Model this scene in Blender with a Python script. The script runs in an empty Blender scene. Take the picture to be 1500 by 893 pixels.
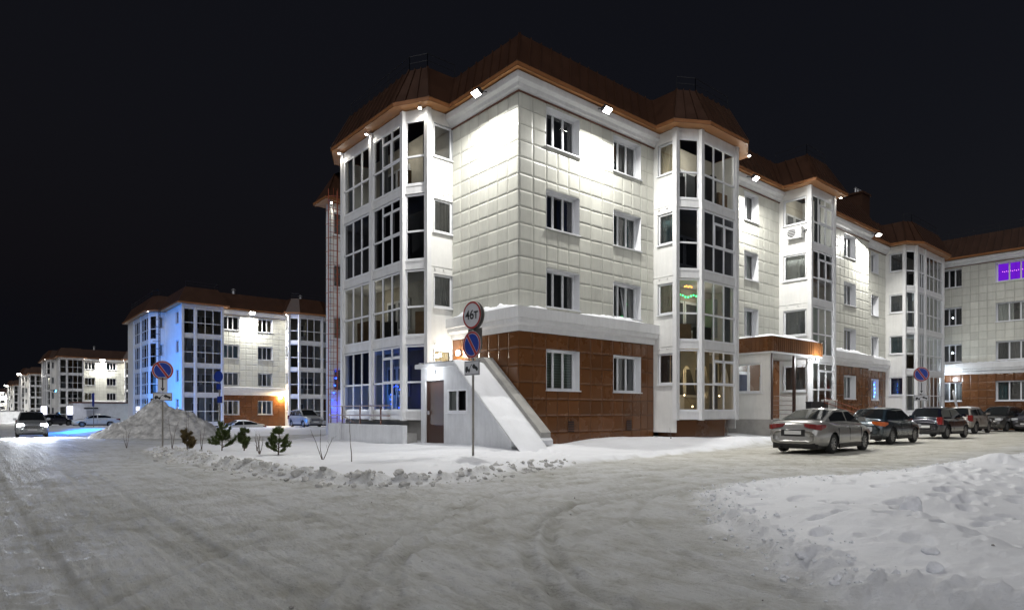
import bpy, bmesh, math, random
import numpy as np
from mathutils import Vector, Matrix
random.seed(7)
R = math.radians
SC = bpy.context.scene
COL = SC.collection
# ---------------------------------------------------------------- camera
# site frame: x runs along the long courtyard facade, y along the street; the near corner of the main block is the origin
CAM = (-14.875, -17.149, 1.40)
HEAD = math.atan2(932, 1098)                       # view direction, measured from +y towards +x is pi/2-HEAD...
cam = bpy.data.cameras.new('camera'); camo = bpy.data.objects.new('camera', cam); COL.objects.link(camo)
camo.location = CAM
camo.rotation_euler = (R(90), 0, -math.asin(0.6471242))
cam.sensor_width = 36.0; cam.lens = 932 / 1500 * 36.0
cam.shift_y = (602 - 446.5) / 1500
cam.clip_start = 0.1; cam.clip_end = 8000
SC.camera = camo
# ---------------------------------------------------------------- sky, dim fill, exposure
world = bpy.data.worlds.new('World'); SC.world = world; world.use_nodes = True
nt = world.node_tree; nt.nodes.clear()
out = nt.nodes.new('ShaderNodeOutputWorld'); bg = nt.nodes.new('ShaderNodeBackground')
sky = nt.nodes.new('ShaderNodeTexSky'); sky.sky_type = 'NISHITA'; sky.sun_disc = False
SUN_EL, SUN_ROT = R(-4.0), R(150)
sky.sun_elevation = SUN_EL; sky.sun_rotation = SUN_ROT
sky.air_density = 1.0; sky.dust_density = 0.6
glow = nt.nodes.new('ShaderNodeMix'); glow.data_type = 'RGBA'; glow.blend_type = 'ADD'; glow.inputs[0].default_value = 1.0
glow.inputs[7].default_value = (0.032, 0.034, 0.050, 1)          # even town glow on the overcast night sky
nt.links.new(sky.outputs[0], glow.inputs[6]); nt.links.new(glow.outputs[2], bg.inputs[0]); bg.inputs[1].default_value = 0.10
nt.links.new(bg.outputs[0], out.inputs[0])
sun = bpy.data.lights.new('sun', 'SUN'); sun.energy = 0.95; sun.angle = R(60); sun.color = (0.97, 0.97, 1.0)
suno = bpy.data.objects.new('sun', sun); COL.objects.link(suno)
suno.rotation_euler = Vector((0.62, 0.52, -0.66)).to_track_quat('-Z', 'Y').to_euler()
SC.view_settings.view_transform = 'Standard'; SC.view_settings.look = 'None'
SC.view_settings.exposure = 0.22; SC.view_settings.gamma = 1.0; SC.view_settings.use_curve_mapping = False
SC.render.engine = 'CYCLES'
SC.cycles.use_denoising = True
SC.cycles.max_bounces = 7; SC.cycles.diffuse_bounces = 3; SC.cycles.transparent_max_bounces = 12
SC.cycles.sample_clamp_indirect = 4.0
# ---------------------------------------------------------------- materials
MT = {}
def mat(name, col, rough=0.6, metal=0.0, spec=0.5, var=0.0, vscale=6.0, bump=0.0, bscale=40.0, emit=None, estr=0.0, detail=4.0, stretch=None, coat=0.0, objvar=0.0, streak=0.0):
    m = bpy.data.materials.new(name); m.use_nodes = True; t = m.node_tree; b = t.nodes['Principled BSDF']
    b.inputs['Base Color'].default_value = (*col, 1); b.inputs['Roughness'].default_value = rough
    b.inputs['Metallic'].default_value = metal; b.inputs['Specular IOR Level'].default_value = spec
    if coat: b.inputs['Coat Weight'].default_value = coat; b.inputs['Coat Roughness'].default_value = 0.06
    src = None
    if var or bump:
        tc = t.nodes.new('ShaderNodeTexCoord'); mp = t.nodes.new('ShaderNodeMapping')
        gi = t.nodes.new('ShaderNodeNewGeometry')
        t.links.new(gi.outputs['Position'], mp.inputs[0])
        if stretch: mp.inputs['Scale'].default_value = stretch
    colout = None
    if var:
        n = t.nodes.new('ShaderNodeTexNoise'); n.inputs['Scale'].default_value = vscale; n.inputs['Detail'].default_value = detail
        n.inputs['Roughness'].default_value = 0.62
        t.links.new(mp.outputs[0], n.inputs[0])
        cr = t.nodes.new('ShaderNodeValToRGB')
        cr.color_ramp.elements[0].position = 0.3; cr.color_ramp.elements[1].position = 0.7
        lo = tuple(max(0, c * (1 - var)) for c in col); hi = tuple(min(1, c * (1 + var)) for c in col)
        cr.color_ramp.elements[0].color = (*lo, 1); cr.color_ramp.elements[1].color = (*hi, 1)
        t.links.new(n.outputs[0], cr.inputs[0]); colout = cr.outputs[0]
        mr = t.nodes.new('ShaderNodeMapRange'); mr.inputs[3].default_value = max(0.02, rough - 0.12); mr.inputs[4].default_value = min(1, rough + 0.12)
        t.links.new(n.outputs[0], mr.inputs[0]); t.links.new(mr.outputs[0], b.inputs['Roughness'])
    if objvar:
        oi = t.nodes.new('ShaderNodeObjectInfo'); mx = t.nodes.new('ShaderNodeMix'); mx.data_type = 'RGBA'; mx.blend_type = 'MULTIPLY'
        mx.inputs[0].default_value = 1.0
        mr2 = t.nodes.new('ShaderNodeMapRange'); mr2.inputs[3].default_value = 1 - objvar; mr2.inputs[4].default_value = 1.0
        t.links.new(oi.outputs['Random'], mr2.inputs[0])
        if colout: t.links.new(colout, mx.inputs[6])
        else: mx.inputs[6].default_value = (*col, 1)
        t.links.new(mr2.outputs[0], mx.inputs[7]); colout = mx.outputs[2]
    if streak:
        g2 = t.nodes.new('ShaderNodeNewGeometry'); m2 = t.nodes.new('ShaderNodeMapping'); m2.inputs['Scale'].default_value = (4.0, 4.0, 0.5); t.links.new(g2.outputs['Position'], m2.inputs[0])
        n3 = t.nodes.new('ShaderNodeTexNoise'); n3.inputs['Scale'].default_value = 1.6; n3.inputs['Detail'].default_value = 7; n3.inputs['Roughness'].default_value = 0.7; t.links.new(m2.outputs[0], n3.inputs[0])
        r3 = t.nodes.new('ShaderNodeMapRange'); r3.inputs[1].default_value = 0.34; r3.inputs[2].default_value = 0.56; r3.inputs[3].default_value = 1 - streak; r3.inputs[4].default_value = 1.0; t.links.new(n3.outputs[0], r3.inputs[0])
        x3 = t.nodes.new('ShaderNodeMix'); x3.data_type = 'RGBA'; x3.blend_type = 'MULTIPLY'; x3.inputs[0].default_value = 1.0; t.links.new(colout, x3.inputs[6]); t.links.new(r3.outputs[0], x3.inputs[7]); colout = x3.outputs[2]
    if colout: t.links.new(colout, b.inputs['Base Color'])
    if bump:
        n2 = t.nodes.new('ShaderNodeTexNoise'); n2.inputs['Scale'].default_value = bscale; n2.inputs['Detail'].default_value = 5
        t.links.new(mp.outputs[0], n2.inputs[0])
        bp = t.nodes.new('ShaderNodeBump'); bp.inputs['Strength'].default_value = bump; bp.inputs['Distance'].default_value = 0.03
        t.links.new(n2.outputs[0], bp.inputs['Height']); t.links.new(bp.outputs[0], b.inputs['Normal'])
    if emit:
        b.inputs['Emission Color'].default_value = (*emit, 1); b.inputs['Emission Strength'].default_value = estr
    MT[name] = m
    return m
def glassmat(name, tint, refl_rough=0.03, base=0.06):
    m = bpy.data.materials.new(name); m.use_nodes = True; t = m.node_tree; t.nodes.clear()
    o = t.nodes.new('ShaderNodeOutputMaterial'); mx = t.nodes.new('ShaderNodeMixShader')
    tr = t.nodes.new('ShaderNodeBsdfTransparent'); tr.inputs[0].default_value = (*tint, 1)
    gl = t.nodes.new('ShaderNodeBsdfGlossy'); gl.inputs['Roughness'].default_value = refl_rough
    fr = t.nodes.new('ShaderNodeFresnel'); fr.inputs[0].default_value = 1.55
    ad = t.nodes.new('ShaderNodeMath'); ad.operation = 'ADD'; ad.inputs[1].default_value = base; ad.use_clamp = True
    gi = t.nodes.new('ShaderNodeNewGeometry'); mp = t.nodes.new('ShaderNodeTexNoise'); mp.inputs['Scale'].default_value = 1.3; mp.inputs['Detail'].default_value = 1
    t.links.new(gi.outputs['Position'], mp.inputs[0])
    bp = t.nodes.new('ShaderNodeBump'); bp.inputs['Strength'].default_value = 0.12; bp.inputs['Distance'].default_value = 0.05
    t.links.new(mp.outputs[0], bp.inputs['Height']); t.links.new(bp.outputs[0], gl.inputs['Normal'])
    t.links.new(fr.outputs[0], ad.inputs[0]); t.links.new(ad.outputs[0], mx.inputs[0])
    t.links.new(tr.outputs[0], mx.inputs[1]); t.links.new(gl.outputs[0], mx.inputs[2]); t.links.new(mx.outputs[0], o.inputs[0])
    MT[name] = m
def emat(name, col, s):
    m = bpy.data.materials.new(name); m.use_nodes = True; t = m.node_tree; t.nodes.clear()
    o = t.nodes.new('ShaderNodeOutputMaterial'); e = t.nodes.new('ShaderNodeEmission')
    e.inputs[0].default_value = (*col, 1); e.inputs[1].default_value = s; t.links.new(e.outputs[0], o.inputs[0]); MT[name] = m
mat('snow', (0.80, 0.81, 0.84), 0.75, spec=0.25, var=0.06, vscale=0.8, bump=0.5, bscale=14)
mat('snow_pack', (0.62, 0.61, 0.58), 0.55, spec=0.4, var=0.15, vscale=0.9, bump=0.6, bscale=18, detail=9)
mat('snow_dirty', (0.55, 0.54, 0.52), 0.85, var=0.5, vscale=2.6, bump=0.9, bscale=7, detail=9)
mat('tile_white', (0.68, 0.678, 0.605), 0.38, spec=0.45, var=0.06, vscale=0.8, objvar=0.14, streak=0.10)
mat('tile_brown', (0.155, 0.060, 0.019), 0.26, spec=0.55, var=0.07, vscale=0.7, objvar=0.25)
mat('tile_back', (0.34, 0.335, 0.30), 0.8)
mat('brown_back', (0.05, 0.025, 0.012), 0.8)
mat('panel_white', (0.74, 0.735, 0.71), 0.5, var=0.05, vscale=1.5, streak=0.07)
mat('cornice_white', (0.73, 0.73, 0.73), 0.45, var=0.06, vscale=1.8, streak=0.08)
mat('frame_white', (0.78, 0.79, 0.81), 0.35, var=0.03, vscale=3)
mat('roof_brown', (0.052, 0.022, 0.011), 0.42, metal=0.0, var=0.2, vscale=1.5, objvar=0.15)
mat('fascia_brown', (0.27, 0.115, 0.045), 0.35, var=0.1, vscale=2)
mat('soffit_brown', (0.36, 0.165, 0.06), 0.4, var=0.1, vscale=2)
mat('inner_wall', (0.55, 0.51, 0.43), 0.8, var=0.15, vscale=1.2)
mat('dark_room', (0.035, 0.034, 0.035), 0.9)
mat('concrete_white', (0.68, 0.69, 0.71), 0.8, var=0.10, vscale=1.6, bump=0.25, bscale=25, detail=8, streak=0.10)
mat('concrete_grey', (0.34, 0.33, 0.31), 0.85, var=0.2, vscale=1.5, bump=0.3, bscale=20)
mat('door_brown', (0.055, 0.026, 0.018), 0.4, var=0.15, vscale=3)
mat('rust_red', (0.33, 0.075, 0.03), 0.55, var=0.25, vscale=5)
mat('rail_brown', (0.12, 0.045, 0.025), 0.5, var=0.2, vscale=5)
mat('pole_grey', (0.24, 0.225, 0.20), 0.5, metal=0.5, var=0.2, vscale=6)
mat('metal_dark', (0.05, 0.05, 0.055), 0.45, metal=0.6, var=0.1, vscale=6)
mat('metal_light', (0.55, 0.55, 0.56), 0.4, metal=0.6, var=0.1, vscale=6)
mat('sign_white', (0.50, 0.50, 0.52), 0.4, var=0.06, vscale=6)
mat('sign_red', (0.30, 0.02, 0.02), 0.4, var=0.08, vscale=6)
mat('sign_blue', (0.010, 0.035, 0.25), 0.4, var=0.08, vscale=6)
mat('sign_black', (0.012, 0.012, 0.012), 0.5, var=0.1, vscale=6)
mat('sign_back', (0.13, 0.12, 0.11), 0.6, var=0.2, vscale=5)
mat('needles', (0.065, 0.095, 0.018), 0.7, var=0.4, vscale=9)
mat('needles_dry', (0.12, 0.085, 0.03), 0.7, var=0.4, vscale=9)
mat('bark', (0.085, 0.06, 0.042), 0.9, var=0.3, vscale=12)
mat('twig', (0.13, 0.10, 0.085), 0.9, var=0.2, vscale=12)
mat('ac_white', (0.72, 0.72, 0.70), 0.45, var=0.04, vscale=4)
mat('cur_grey', (0.28, 0.29, 0.30), 0.9, var=0.1, vscale=3)
mat('cur_dark', (0.07, 0.075, 0.08), 0.9, var=0.2, vscale=3)
mat('cur_teal', (0.08, 0.17, 0.19), 0.9, var=0.2, vscale=3)
mat('cur_white', (0.66, 0.67, 0.64), 0.9, var=0.06, vscale=3)
mat('cur_beige', (0.50, 0.42, 0.28), 0.9, var=0.1, vscale=3)
mat('cur_navy', (0.03, 0.045, 0.12), 0.9, var=0.2, vscale=3)
mat('cur_mint', (0.33, 0.46, 0.42), 0.9, var=0.1, vscale=3)
mat('furn_dark', (0.05, 0.045, 0.04), 0.7, var=0.1, vscale=4)
mat('furn_wood', (0.22, 0.13, 0.06), 0.6, var=0.2, vscale=4)
glassmat('glass', (0.88, 0.91, 0.91), base=0.10)
glassmat('glass_dark', (0.22, 0.23, 0.26), base=0.07)
glassmat('glass_far', (0.55, 0.58, 0.60))
emat('lamp_white', (1.0, 0.97, 0.90), 40.0)
emat('lamp_cool', (0.82, 0.92, 1.0), 25.0)
emat('lamp_warm', (1.0, 0.72, 0.38), 18.0)
emat('led_blue', (0.02, 0.08, 1.0), 9.0)
emat('led_cyan', (0.10, 0.55, 1.0), 9.0)
emat('led_green', (0.05, 1.0, 0.25), 6.0)
emat('led_orange', (1.0, 0.35, 0.05), 6.0)
emat('cur_glow_purple', (0.22, 0.015, 0.85), 0.75)  # curtain cloth given its own glow in place of a lit room behind
emat('led_pink', (1.0, 0.3, 0.9), 3.0)
emat('lamp_pyl', (0.80, 0.82, 1.0), 6.0)
mat('tyre', (0.018, 0.018, 0.018), 0.85, var=0.2, vscale=10)
mat('rim', (0.33, 0.33, 0.33), 0.35, metal=0.8, var=0.15, vscale=10)
mat('trim_black', (0.012, 0.012, 0.013), 0.5, var=0.2, vscale=8)
mat('chrome', (0.7, 0.7, 0.7), 0.15, metal=1.0)
mat('tail_red', (0.17, 0.007, 0.006), 0.15, coat=1.0)
mat('tail_orange', (0.45, 0.09, 0.012), 0.15, coat=1.0)
mat('head_clear', (0.62, 0.63, 0.65), 0.12, coat=1.0)
mat('plate', (0.62, 0.62, 0.60), 0.5)
# ---------------------------------------------------------------- mesh helpers
class MB:
    def __init__(s): s.v = []; s.f = []; s.mi = []; s.M = Matrix.Identity(4)
    def add(s, vs, fs, m=0):
        o = len(s.v); s.v += [tuple(s.M @ Vector(p)) for p in vs]
        for f in fs: s.f.append(tuple(i + o for i in f)); s.mi.append(m)
    def box(s, x0, y0, z0, x1, y1, z1, m=0):
        s.add([(x0,y0,z0),(x1,y0,z0),(x1,y1,z0),(x0,y1,z0),(x0,y0,z1),(x1,y0,z1),(x1,y1,z1),(x0,y1,z1)],
              [(0,3,2,1),(4,5,6,7),(0,1,5,4),(1,2,6,5),(2,3,7,6),(3,0,4,7)], m)
    def quad(s, a, b, c, d, m=0): s.add([a, b, c, d], [(0,1,2,3)], m)
    def poly(s, pts, m=0): s.add(pts, [tuple(range(len(pts)))], m)
    def prism(s, pts, z0, z1, m=0):
        n = len(pts); vs = [(p[0], p[1], z0) for p in pts] + [(p[0], p[1], z1) for p in pts]
        fs = [tuple(reversed(range(n))), tuple(range(n, 2 * n))] + [(i, (i+1) % n, n + (i+1) % n, n + i) for i in range(n)]
        s.add(vs, fs, m)
    def tube(s, p0, p1, r0, r1=None, n=6, m=0):
        p0 = Vector(p0); p1 = Vector(p1); r1 = r0 if r1 is None else r1
        d = (p1 - p0).normalized(); u = d.orthogonal().normalized(); w = d.cross(u)
        vs = []
        for p, r in ((p0, r0), (p1, r1)):
            for k in range(n):
                a = 2 * math.pi * k / n; vs.append(tuple(p + (u * math.cos(a) + w * math.sin(a)) * r))
        fs = [(k, (k+1) % n, n + (k+1) % n, n + k) for k in range(n)] + [tuple(reversed(range(n))), tuple(range(n, 2*n))]
        s.add(vs, fs, m)
    def disc(s, c, r, h, n=24, m=0, axis='y'):   # short cylinder along axis from c, thickness h
        vs = []
        for t in (0, h):
            for k in range(n):
                a = 2 * math.pi * k / n; q = (r * math.cos(a), r * math.sin(a))
                if axis == 'y': vs.append((c[0] + q[0], c[1] + t, c[2] + q[1]))
                elif axis == 'x': vs.append((c[0] + t, c[1] + q[0], c[2] + q[1]))
                else: vs.append((c[0] + q[0], c[1] + q[1], c[2] + t))
        s.add(vs, [tuple(range(n)), tuple(reversed(range(n, 2*n)))] + [(k, (k+1) % n, n + (k+1) % n, n + k) for k in range(n)], m)
    def mesh(s, name, mats, smooth=False):
        me = bpy.data.meshes.new(name); me.from_pydata(s.v, [], s.f)
        for m in (mats if isinstance(mats, (list, tuple)) else [mats]): me.materials.append(MT[m])
        if any(s.mi): me.polygons.foreach_set('material_index', s.mi)
        if smooth: me.polygons.foreach_set('use_smooth', [True] * len(s.f))
        me.update(); return me
    def build(s, name, mats, parent=None, smooth=False, recalc=False, loc=None):
        me = s.mesh(name, mats, smooth)
        if recalc:
            bm = bmesh.new(); bm.from_mesh(me); bmesh.ops.recalc_face_normals(bm, faces=bm.faces); bm.to_mesh(me); bm.free()
        return link(name, me, parent, loc)
def link(name, data, parent=None, loc=None, rz=0.0):
    o = bpy.data.objects.new(name, data); COL.objects.link(o)
    if parent: o.parent = parent
    if loc is not None: o.location = loc
    if rz: o.rotation_euler = (0, 0, rz)
    return o
def tag(o, label, cat, group=None):
    o['label'] = label; o['category'] = cat
    if group: o['group'] = group
    return o
def thing(name, label, cat, loc=(0,0,0), rz=0.0, group=None):
    o = link(name, None, None, loc, rz); o.empty_display_size = 0.2
    return tag(o, label, cat, group)
def seg_matrix(P, Q):
    d = (Vector(Q) - Vector(P)).normalized()
    return Matrix(((d.x, -d.y, 0, P[0]), (d.y, d.x, 0, P[1]), (0, 0, 1, 0), (0, 0, 0, 1))), (Vector(Q) - Vector(P)).length
def offset(pts, d, closed=True):   # positive = outwards (right of travel)
    n = len(pts); res = []
    for i in range(n):
        p = Vector(pts[i]); pr = Vector(pts[i-1]) if (closed or i > 0) else None; nx = Vector(pts[(i+1) % n]) if (closed or i < n-1) else None
        ds = []
        if pr is not None: ds.append((p - pr).normalized())
        if nx is not None: ds.append((nx - p).normalized())
        ns = [Vector((q.y, -q.x)) for q in ds]
        if len(ns) == 1: v = ns[0] * d
        else:
            b = (ns[0] + ns[1]); b.normalize(); v = b * (d / max(0.35, b.dot(ns[0])))
        res.append((p.x + v.x, p.y + v.y))
    return res
def sweep(mb, pts, profile, m=0):   # open polyline, profile list of (outward, z)
    rows = [[(x, y, z) for (x, y) in offset(pts, o, False)] for (o, z) in profile]
    for i in range(len(profile) - 1):
        for k in range(len(pts) - 1):
            mb.quad(rows[i][k], rows[i][k+1], rows[i+1][k+1], rows[i+1][k], m)
    for k in (0, len(pts) - 1):
        mb.poly([r[k] for r in rows], m)
def area(name, parent, loc, direction, power, col, size=0.25, size_y=None, spread=None):
    l = bpy.data.lights.new(name, 'AREA'); l.energy = power; l.color = col; l.size = size
    if size_y: l.shape = 'RECTANGLE'; l.size_y = size_y
    if spread: l.spread = spread
    o = link(name, l, parent, loc); o.rotation_euler = Vector(direction).to_track_quat('-Z', 'Y').to_euler(); return o
def point(name, parent, loc, power, col, r=0.08):
    l = bpy.data.lights.new(name, 'POINT'); l.energy = power; l.color = col; l.shadow_soft_size = r
    return link(name, l, parent, loc)
def spot(name, parent, loc, direction, power, col, ang=100, blend=0.6, r=0.04):
    l = bpy.data.lights.new(name, 'SPOT'); l.energy = power; l.color = col; l.spot_size = R(ang); l.spot_blend = blend; l.shadow_soft_size = r
    o = link(name, l, parent, loc); o.rotation_euler = Vector(direction).to_track_quat('-Z', 'Y').to_euler(); return o
# ---------------------------------------------------------------- numeric noise
def _h(ix, iy, s):
    n = (ix.astype(np.int64) * 374761393 + iy.astype(np.int64) * 668265263 + s * 974711) & 0x7fffffff
    n = ((n ^ (n >> 13)) * 1274126177) & 0x7fffffff
    n = n ^ (n >> 16)
    return (n & 0xffff) / 65535.0
def vnoise(x, y, s=0):
    ix = np.floor(x); iy = np.floor(y); fx = x - ix; fy = y - iy
    fx = fx * fx * fx * (fx * (fx * 6 - 15) + 10); fy = fy * fy * fy * (fy * (fy * 6 - 15) + 10)
    a = _h(ix, iy, s); b = _h(ix + 1, iy, s); c = _h(ix, iy + 1, s); d = _h(ix + 1, iy + 1, s)
    return (a + (b - a) * fx) * (1 - fy) + (c + (d - c) * fx) * fy - 0.5
def fbm(x, y, o=4, s=0, g=0.5):
    r = 0; a = 1.0
    for k in range(o): r = r + a * vnoise(x * 2.03 ** k + 17.3 * k, y * 2.03 ** k - 9.1 * k, s + k); a *= g
    return r
def sstep(t): t = np.clip(t, 0, 1); return t * t * (3 - 2 * t)
# ---------------------------------------------------------------- ground: packed-snow road, snow banks, far snow
POLY_L = [(-9.6,11.5),(-9.85,10),(-10.35,1),(-10.1,-3.4),(-9.5,-5.9),(-8.4,-6.9),(-7.2,-6.9),(-5.4,-5.9),(-2.7,-5.5),(5,-4.6),(11.8,-3.2),(24,-2.9),(43,-2.9),(60,-2.9),(60,14),(0,14.5),(-8.5,13)]
POLY_R = [(60,-13),(11.2,-12.1),(1.75,-11.7),(-3.6,-10.7),(-5.3,-10.9),(-6.5,-11.7),(-8,-12.9),(-9.2,-14.1),(-10.1,-15.2),(-10.6,-18),(-10.6,-60),(60,-60)]
POLY_N = [(-9,26),(60,24.5),(400,24.5),(400,900),(-9.5,900)]
def sdist(px_, py_, poly):     # positive inside
    d2 = np.full(px_.shape, 1e18); inside = np.zeros(px_.shape, bool); n = len(poly)
    for i in range(n):
        ax, ay = poly[i]; bx, by = poly[(i+1) % n]; ex, ey = bx - ax, by - ay
        t = np.clip(((px_ - ax) * ex + (py_ - ay) * ey) / (ex * ex + ey * ey), 0, 1)
        d2 = np.minimum(d2, (px_ - ax - t * ex) ** 2 + (py_ - ay - t * ey) ** 2)
        c = ((ay > py_) != (by > py_)) & (px_ < (ex * (py_ - ay) / (ey if abs(ey) > 1e-9 else 1e-9) + ax)); inside ^= c
    d = np.sqrt(d2); return np.where(inside, d, -d)
def base_z(y): return np.interp(y, [-1e4, 0, 54, 131, 191, 270, 364, 900, 5000], [0, 0, -0.5, -1.2, -1.7, -2.4, -3.0, -4.0, -4.0])
rg = random.Random(11)
DENTS = []
for k in range(230):      # footprints wandering over the right field
    DENTS.append((rg.uniform(-8.5, 6), rg.uniform(-16.2, -11.3), rg.uniform(0.05, 0.14), rg.uniform(0.015, 0.055), rg.uniform(-0.6, 0.6)))
for tr in range(9):
    x, y = rg.uniform(-8, -2), rg.uniform(-15.5, -12); hd = rg.uniform(-0.5, 0.5)
    for k in range(16):
        x += 0.55 * math.cos(hd); y += 0.55 * math.sin(hd); hd += rg.uniform(-0.2, 0.2)
        DENTS.append((x + rg.uniform(-.06, .06), y + (0.12 if k % 2 else -0.12), 0.13, 0.055, hd))
for k in range(55):      # trampled snow by the road sign and along the bank
    DENTS.append((rg.uniform(-6.5, 0), rg.uniform(-5.7, -1.2), rg.uniform(0.10, 0.2), rg.uniform(0.02, 0.06), rg.uniform(0, 3.14)))
for k in range(26): DENTS.append((rg.uniform(-9, -5), rg.uniform(-6.6, 3), rg.uniform(0.12, 0.3), rg.uniform(0.02, 0.06), rg.uniform(0, 3.14)))
def ridge(x, y, p, q, w_near, w_far):      # falls off faster on one side of the line
    ex, ey = q[0] - p[0], q[1] - p[1]; L = math.hypot(ex, ey); ex /= L; ey /= L
    t = np.clip((x - p[0]) * ex + (y - p[1]) * ey, 0, L); dx = x - p[0] - t * ex; dy = y - p[1] - t * ey
    side = dx * -ey + dy * ex; d = np.hypot(dx, dy)
    return np.exp(-(d / np.where(side > 0, w_near, w_far)) ** 2)
def ground_height(x, y):
    z = base_z(y).astype(float)
    dl = sdist(x, y, POLY_L); dr = sdist(x, y, POLY_R); dn = sdist(x, y, POLY_N)
    n1 = fbm(x * 0.35, y * 0.35, 3, 3); n2 = fbm(x * 1.6, y * 1.6, 4, 9); n3 = fbm(x * 5.5, y * 5.5, 3, 21)
    onroad = (np.maximum(np.maximum(dl, dr), dn) < 0)
    # --- road: ruts along the street, arcs round the corner, cross streaks on the branch
    q = x + 0.35 * vnoise(y * 0.07, y * 0 + 3, 5)
    street = (0.8 * vnoise(q * 4.2, y * 0.10, 31) + 0.7 * vnoise(q * 11.0, y * 0.22, 32) + 0.45 * vnoise(q * 23.0, y * 0.6, 33)) * sstep((-9.0 - x) / 2.5)
    rad = np.hypot(x + 2.6, y + 15.6); ang = np.arctan2(y + 15.6, x + 2.6)
    arcw = sstep((11.5 - rad) / 2.0) * sstep((rad - 3.2) / 1.0) * sstep((0.5 - y) / 6)
    arcs = (0.8 * vnoise(rad * 4.4, ang * 2.0, 41) + 0.7 * vnoise(rad * 10.5, ang * 4.0, 42) + 0.45 * vnoise(rad * 22.0, ang * 9.0, 43)) * arcw
    q2 = y + 0.3 * vnoise(x * 0.1, x * 0, 6)
    branch = (vnoise(q2 * 4.5, x * 0.10, 51) + 0.5 * vnoise(q2 * 10, x * 0.25, 52)) * sstep((x + 6) / 4) * sstep((-4 - y) / 2) * sstep((y + 12.5) / 1.5)
    dist = np.hypot(x - CAM[0], y - CAM[1]); fade = np.clip(14 / np.maximum(dist, 1), 0.25, 1)
    road = (street * 0.026 + arcs * 0.030 + branch * 0.018) + n2 * 0.012 + n3 * 0.014 * fade + np.maximum(0, fbm(x * 14, y * 14, 2, 99) - 0.12) * 0.035 * fade
    churn = np.maximum(0, fbm(x * 0.5, y * 0.5, 2, 77) + 0.12)
    road += (0.25 + churn) * fbm(x * 8, y * 8, 3, 78) * 0.04 * fade
    rut = 0.40 * np.maximum(0, -street - 0.14) + 0.5 * np.maximum(0, -arcs - 0.10) + 0.5 * np.maximum(0, -branch - 0.10)
    # deep tyre track curling off the street towards the branch
    for (cx, cy, rr) in ((-8.0, -16.2, 4.3), (-8.0, -16.2, 5.75), (-4.0, -20.0, 11.6), (-4.0, -20.0, 13.1), (-6.5, -15.6, 5.0), (-6.5, -15.6, 5.28), (-5.0, -17.2, 8.9), (-5.0, -17.2, 7.4), (-4.2, -16.4, 6.1), (-3.5, -18.0, 10.3), (-3.5, -18.0, 8.8)):
        dd = np.abs(np.hypot(x - cx, y - cy) - rr)
        road -= 0.022 * np.exp(-(dd / 0.07) ** 4) * (0.6 + 0.8 * np.abs(vnoise(np.arctan2(y - cy, x - cx) * 30, dd * 0, 8))) * sstep((y + 16.5) / 1.0)
        rut = rut + 0.5 * np.exp(-(dd / 0.07) ** 4) * (0.55 + 0.9 * vnoise(x * 2.5, y * 2.5, 66)) * sstep((y + 16.5) / 1.0)
        road += 0.016 * np.exp(-((dd - 0.12) / 0.04) ** 2) * (0.5 + vnoise(x * 6, y * 6, 12))
    for xc in (-13.1, -12.75, -11.5, -14.2):
        dd = np.abs(x - xc - 0.25 * np.sin(y * 0.11 + xc))
        road -= 0.020 * np.exp(-(dd / 0.07) ** 4) * (0.7 + vnoise(y * 0.4, y * 0, 61)); rut = rut + 0.35 * np.exp(-(dd / 0.07) ** 4) * (0.5 + 0.9 * vnoise(x * 2.2, y * 0.35, 67)); road += 0.012 * np.exp(-((dd - 0.12) / 0.04) ** 2) * (0.5 + vnoise(y * 3, x * 3, 62))
    z = z + np.where(onroad, road * np.where(y > 30, 0.5, 1), 0)
    # --- left bank
    ins = sstep(dl / 0.45)
    edgeK = sstep((6 - y) / 2 + 0.6) * sstep((-4.6 - x) / 2.5)          # ploughed ridge along the kerb
    lump = np.maximum(0, 0.55 + 1.5 * fbm(x * 2.6, y * 2.6, 4, 14))
    lump2 = np.maximum(0, fbm(x * 4.2, y * 4.2, 3, 15) + 0.1)
    bank = 0.10 * ins + 0.06 * n1 * ins + 0.02 * n2 * ins
    bank += (0.10 * lump + 0.15 * lump2) * np.exp(-((dl - 0.34) / 0.34) ** 2) * (0.12 + 0.88 * edgeK)
    bank += 0.05 * lump * np.exp(-((dl - 0.2) / 0.22) ** 2) * (1 - edgeK)
    # drifts against the walls
    tow = np.maximum(np.maximum(-x, 0), np.maximum(-y, 0))
    tow = np.hypot(np.maximum(-x, 0), np.maximum(-y, 0))
    bank += 0.22 * sstep(1 - tow / 4.0) * ins + 0.10 * np.exp(-(((x - 5.5) / 3.2) ** 2 + ((y + 1.6) / 0.8) ** 2)) - 0.16 * np.exp(-(((x - 1.6) / 1.3) ** 2 + ((y + 0.3) / 0.7) ** 2))
    bank += 0.20 * np.exp(-(((x - 10) / 3) ** 2 + ((y + 2.9) / 0.6) ** 2))
    z = z + np.where(dl > -0.6, np.where(dl > 0, bank, bank * sstep((dl + 0.6) / 0.6)), 0)
    # --- right field
    insr = sstep(dr / 0.32); ex = np.clip(fbm(x * 0.9, y * 0.9, 3, 24), -1, 1)
    fld = 0.08 * insr + 0.05 * n1 * insr + 0.022 * n2 * insr + 0.012 * n3 * insr
    nearK = sstep((-5.8 - x) / 2)
    fld += (0.03 * lump + 0.10 * lump2 + 0.10 * np.maximum(0, fbm(x * 9, y * 9, 2, 19))) * np.exp(-((dr - 0.25) / 0.25) ** 2) * (0.18 + 0.82 * nearK)
    crust = np.maximum(0, fbm(x * 3.2, y * 3.2, 3, 55) - 0.05) * sstep((-2 - x) / 4)
    fld += 0.06 * np.minimum(crust, 0.22) * insr
    fld += 0.025 * lump * np.exp(-((dr - 1.1) / 0.5) ** 2) * nearK
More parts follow.
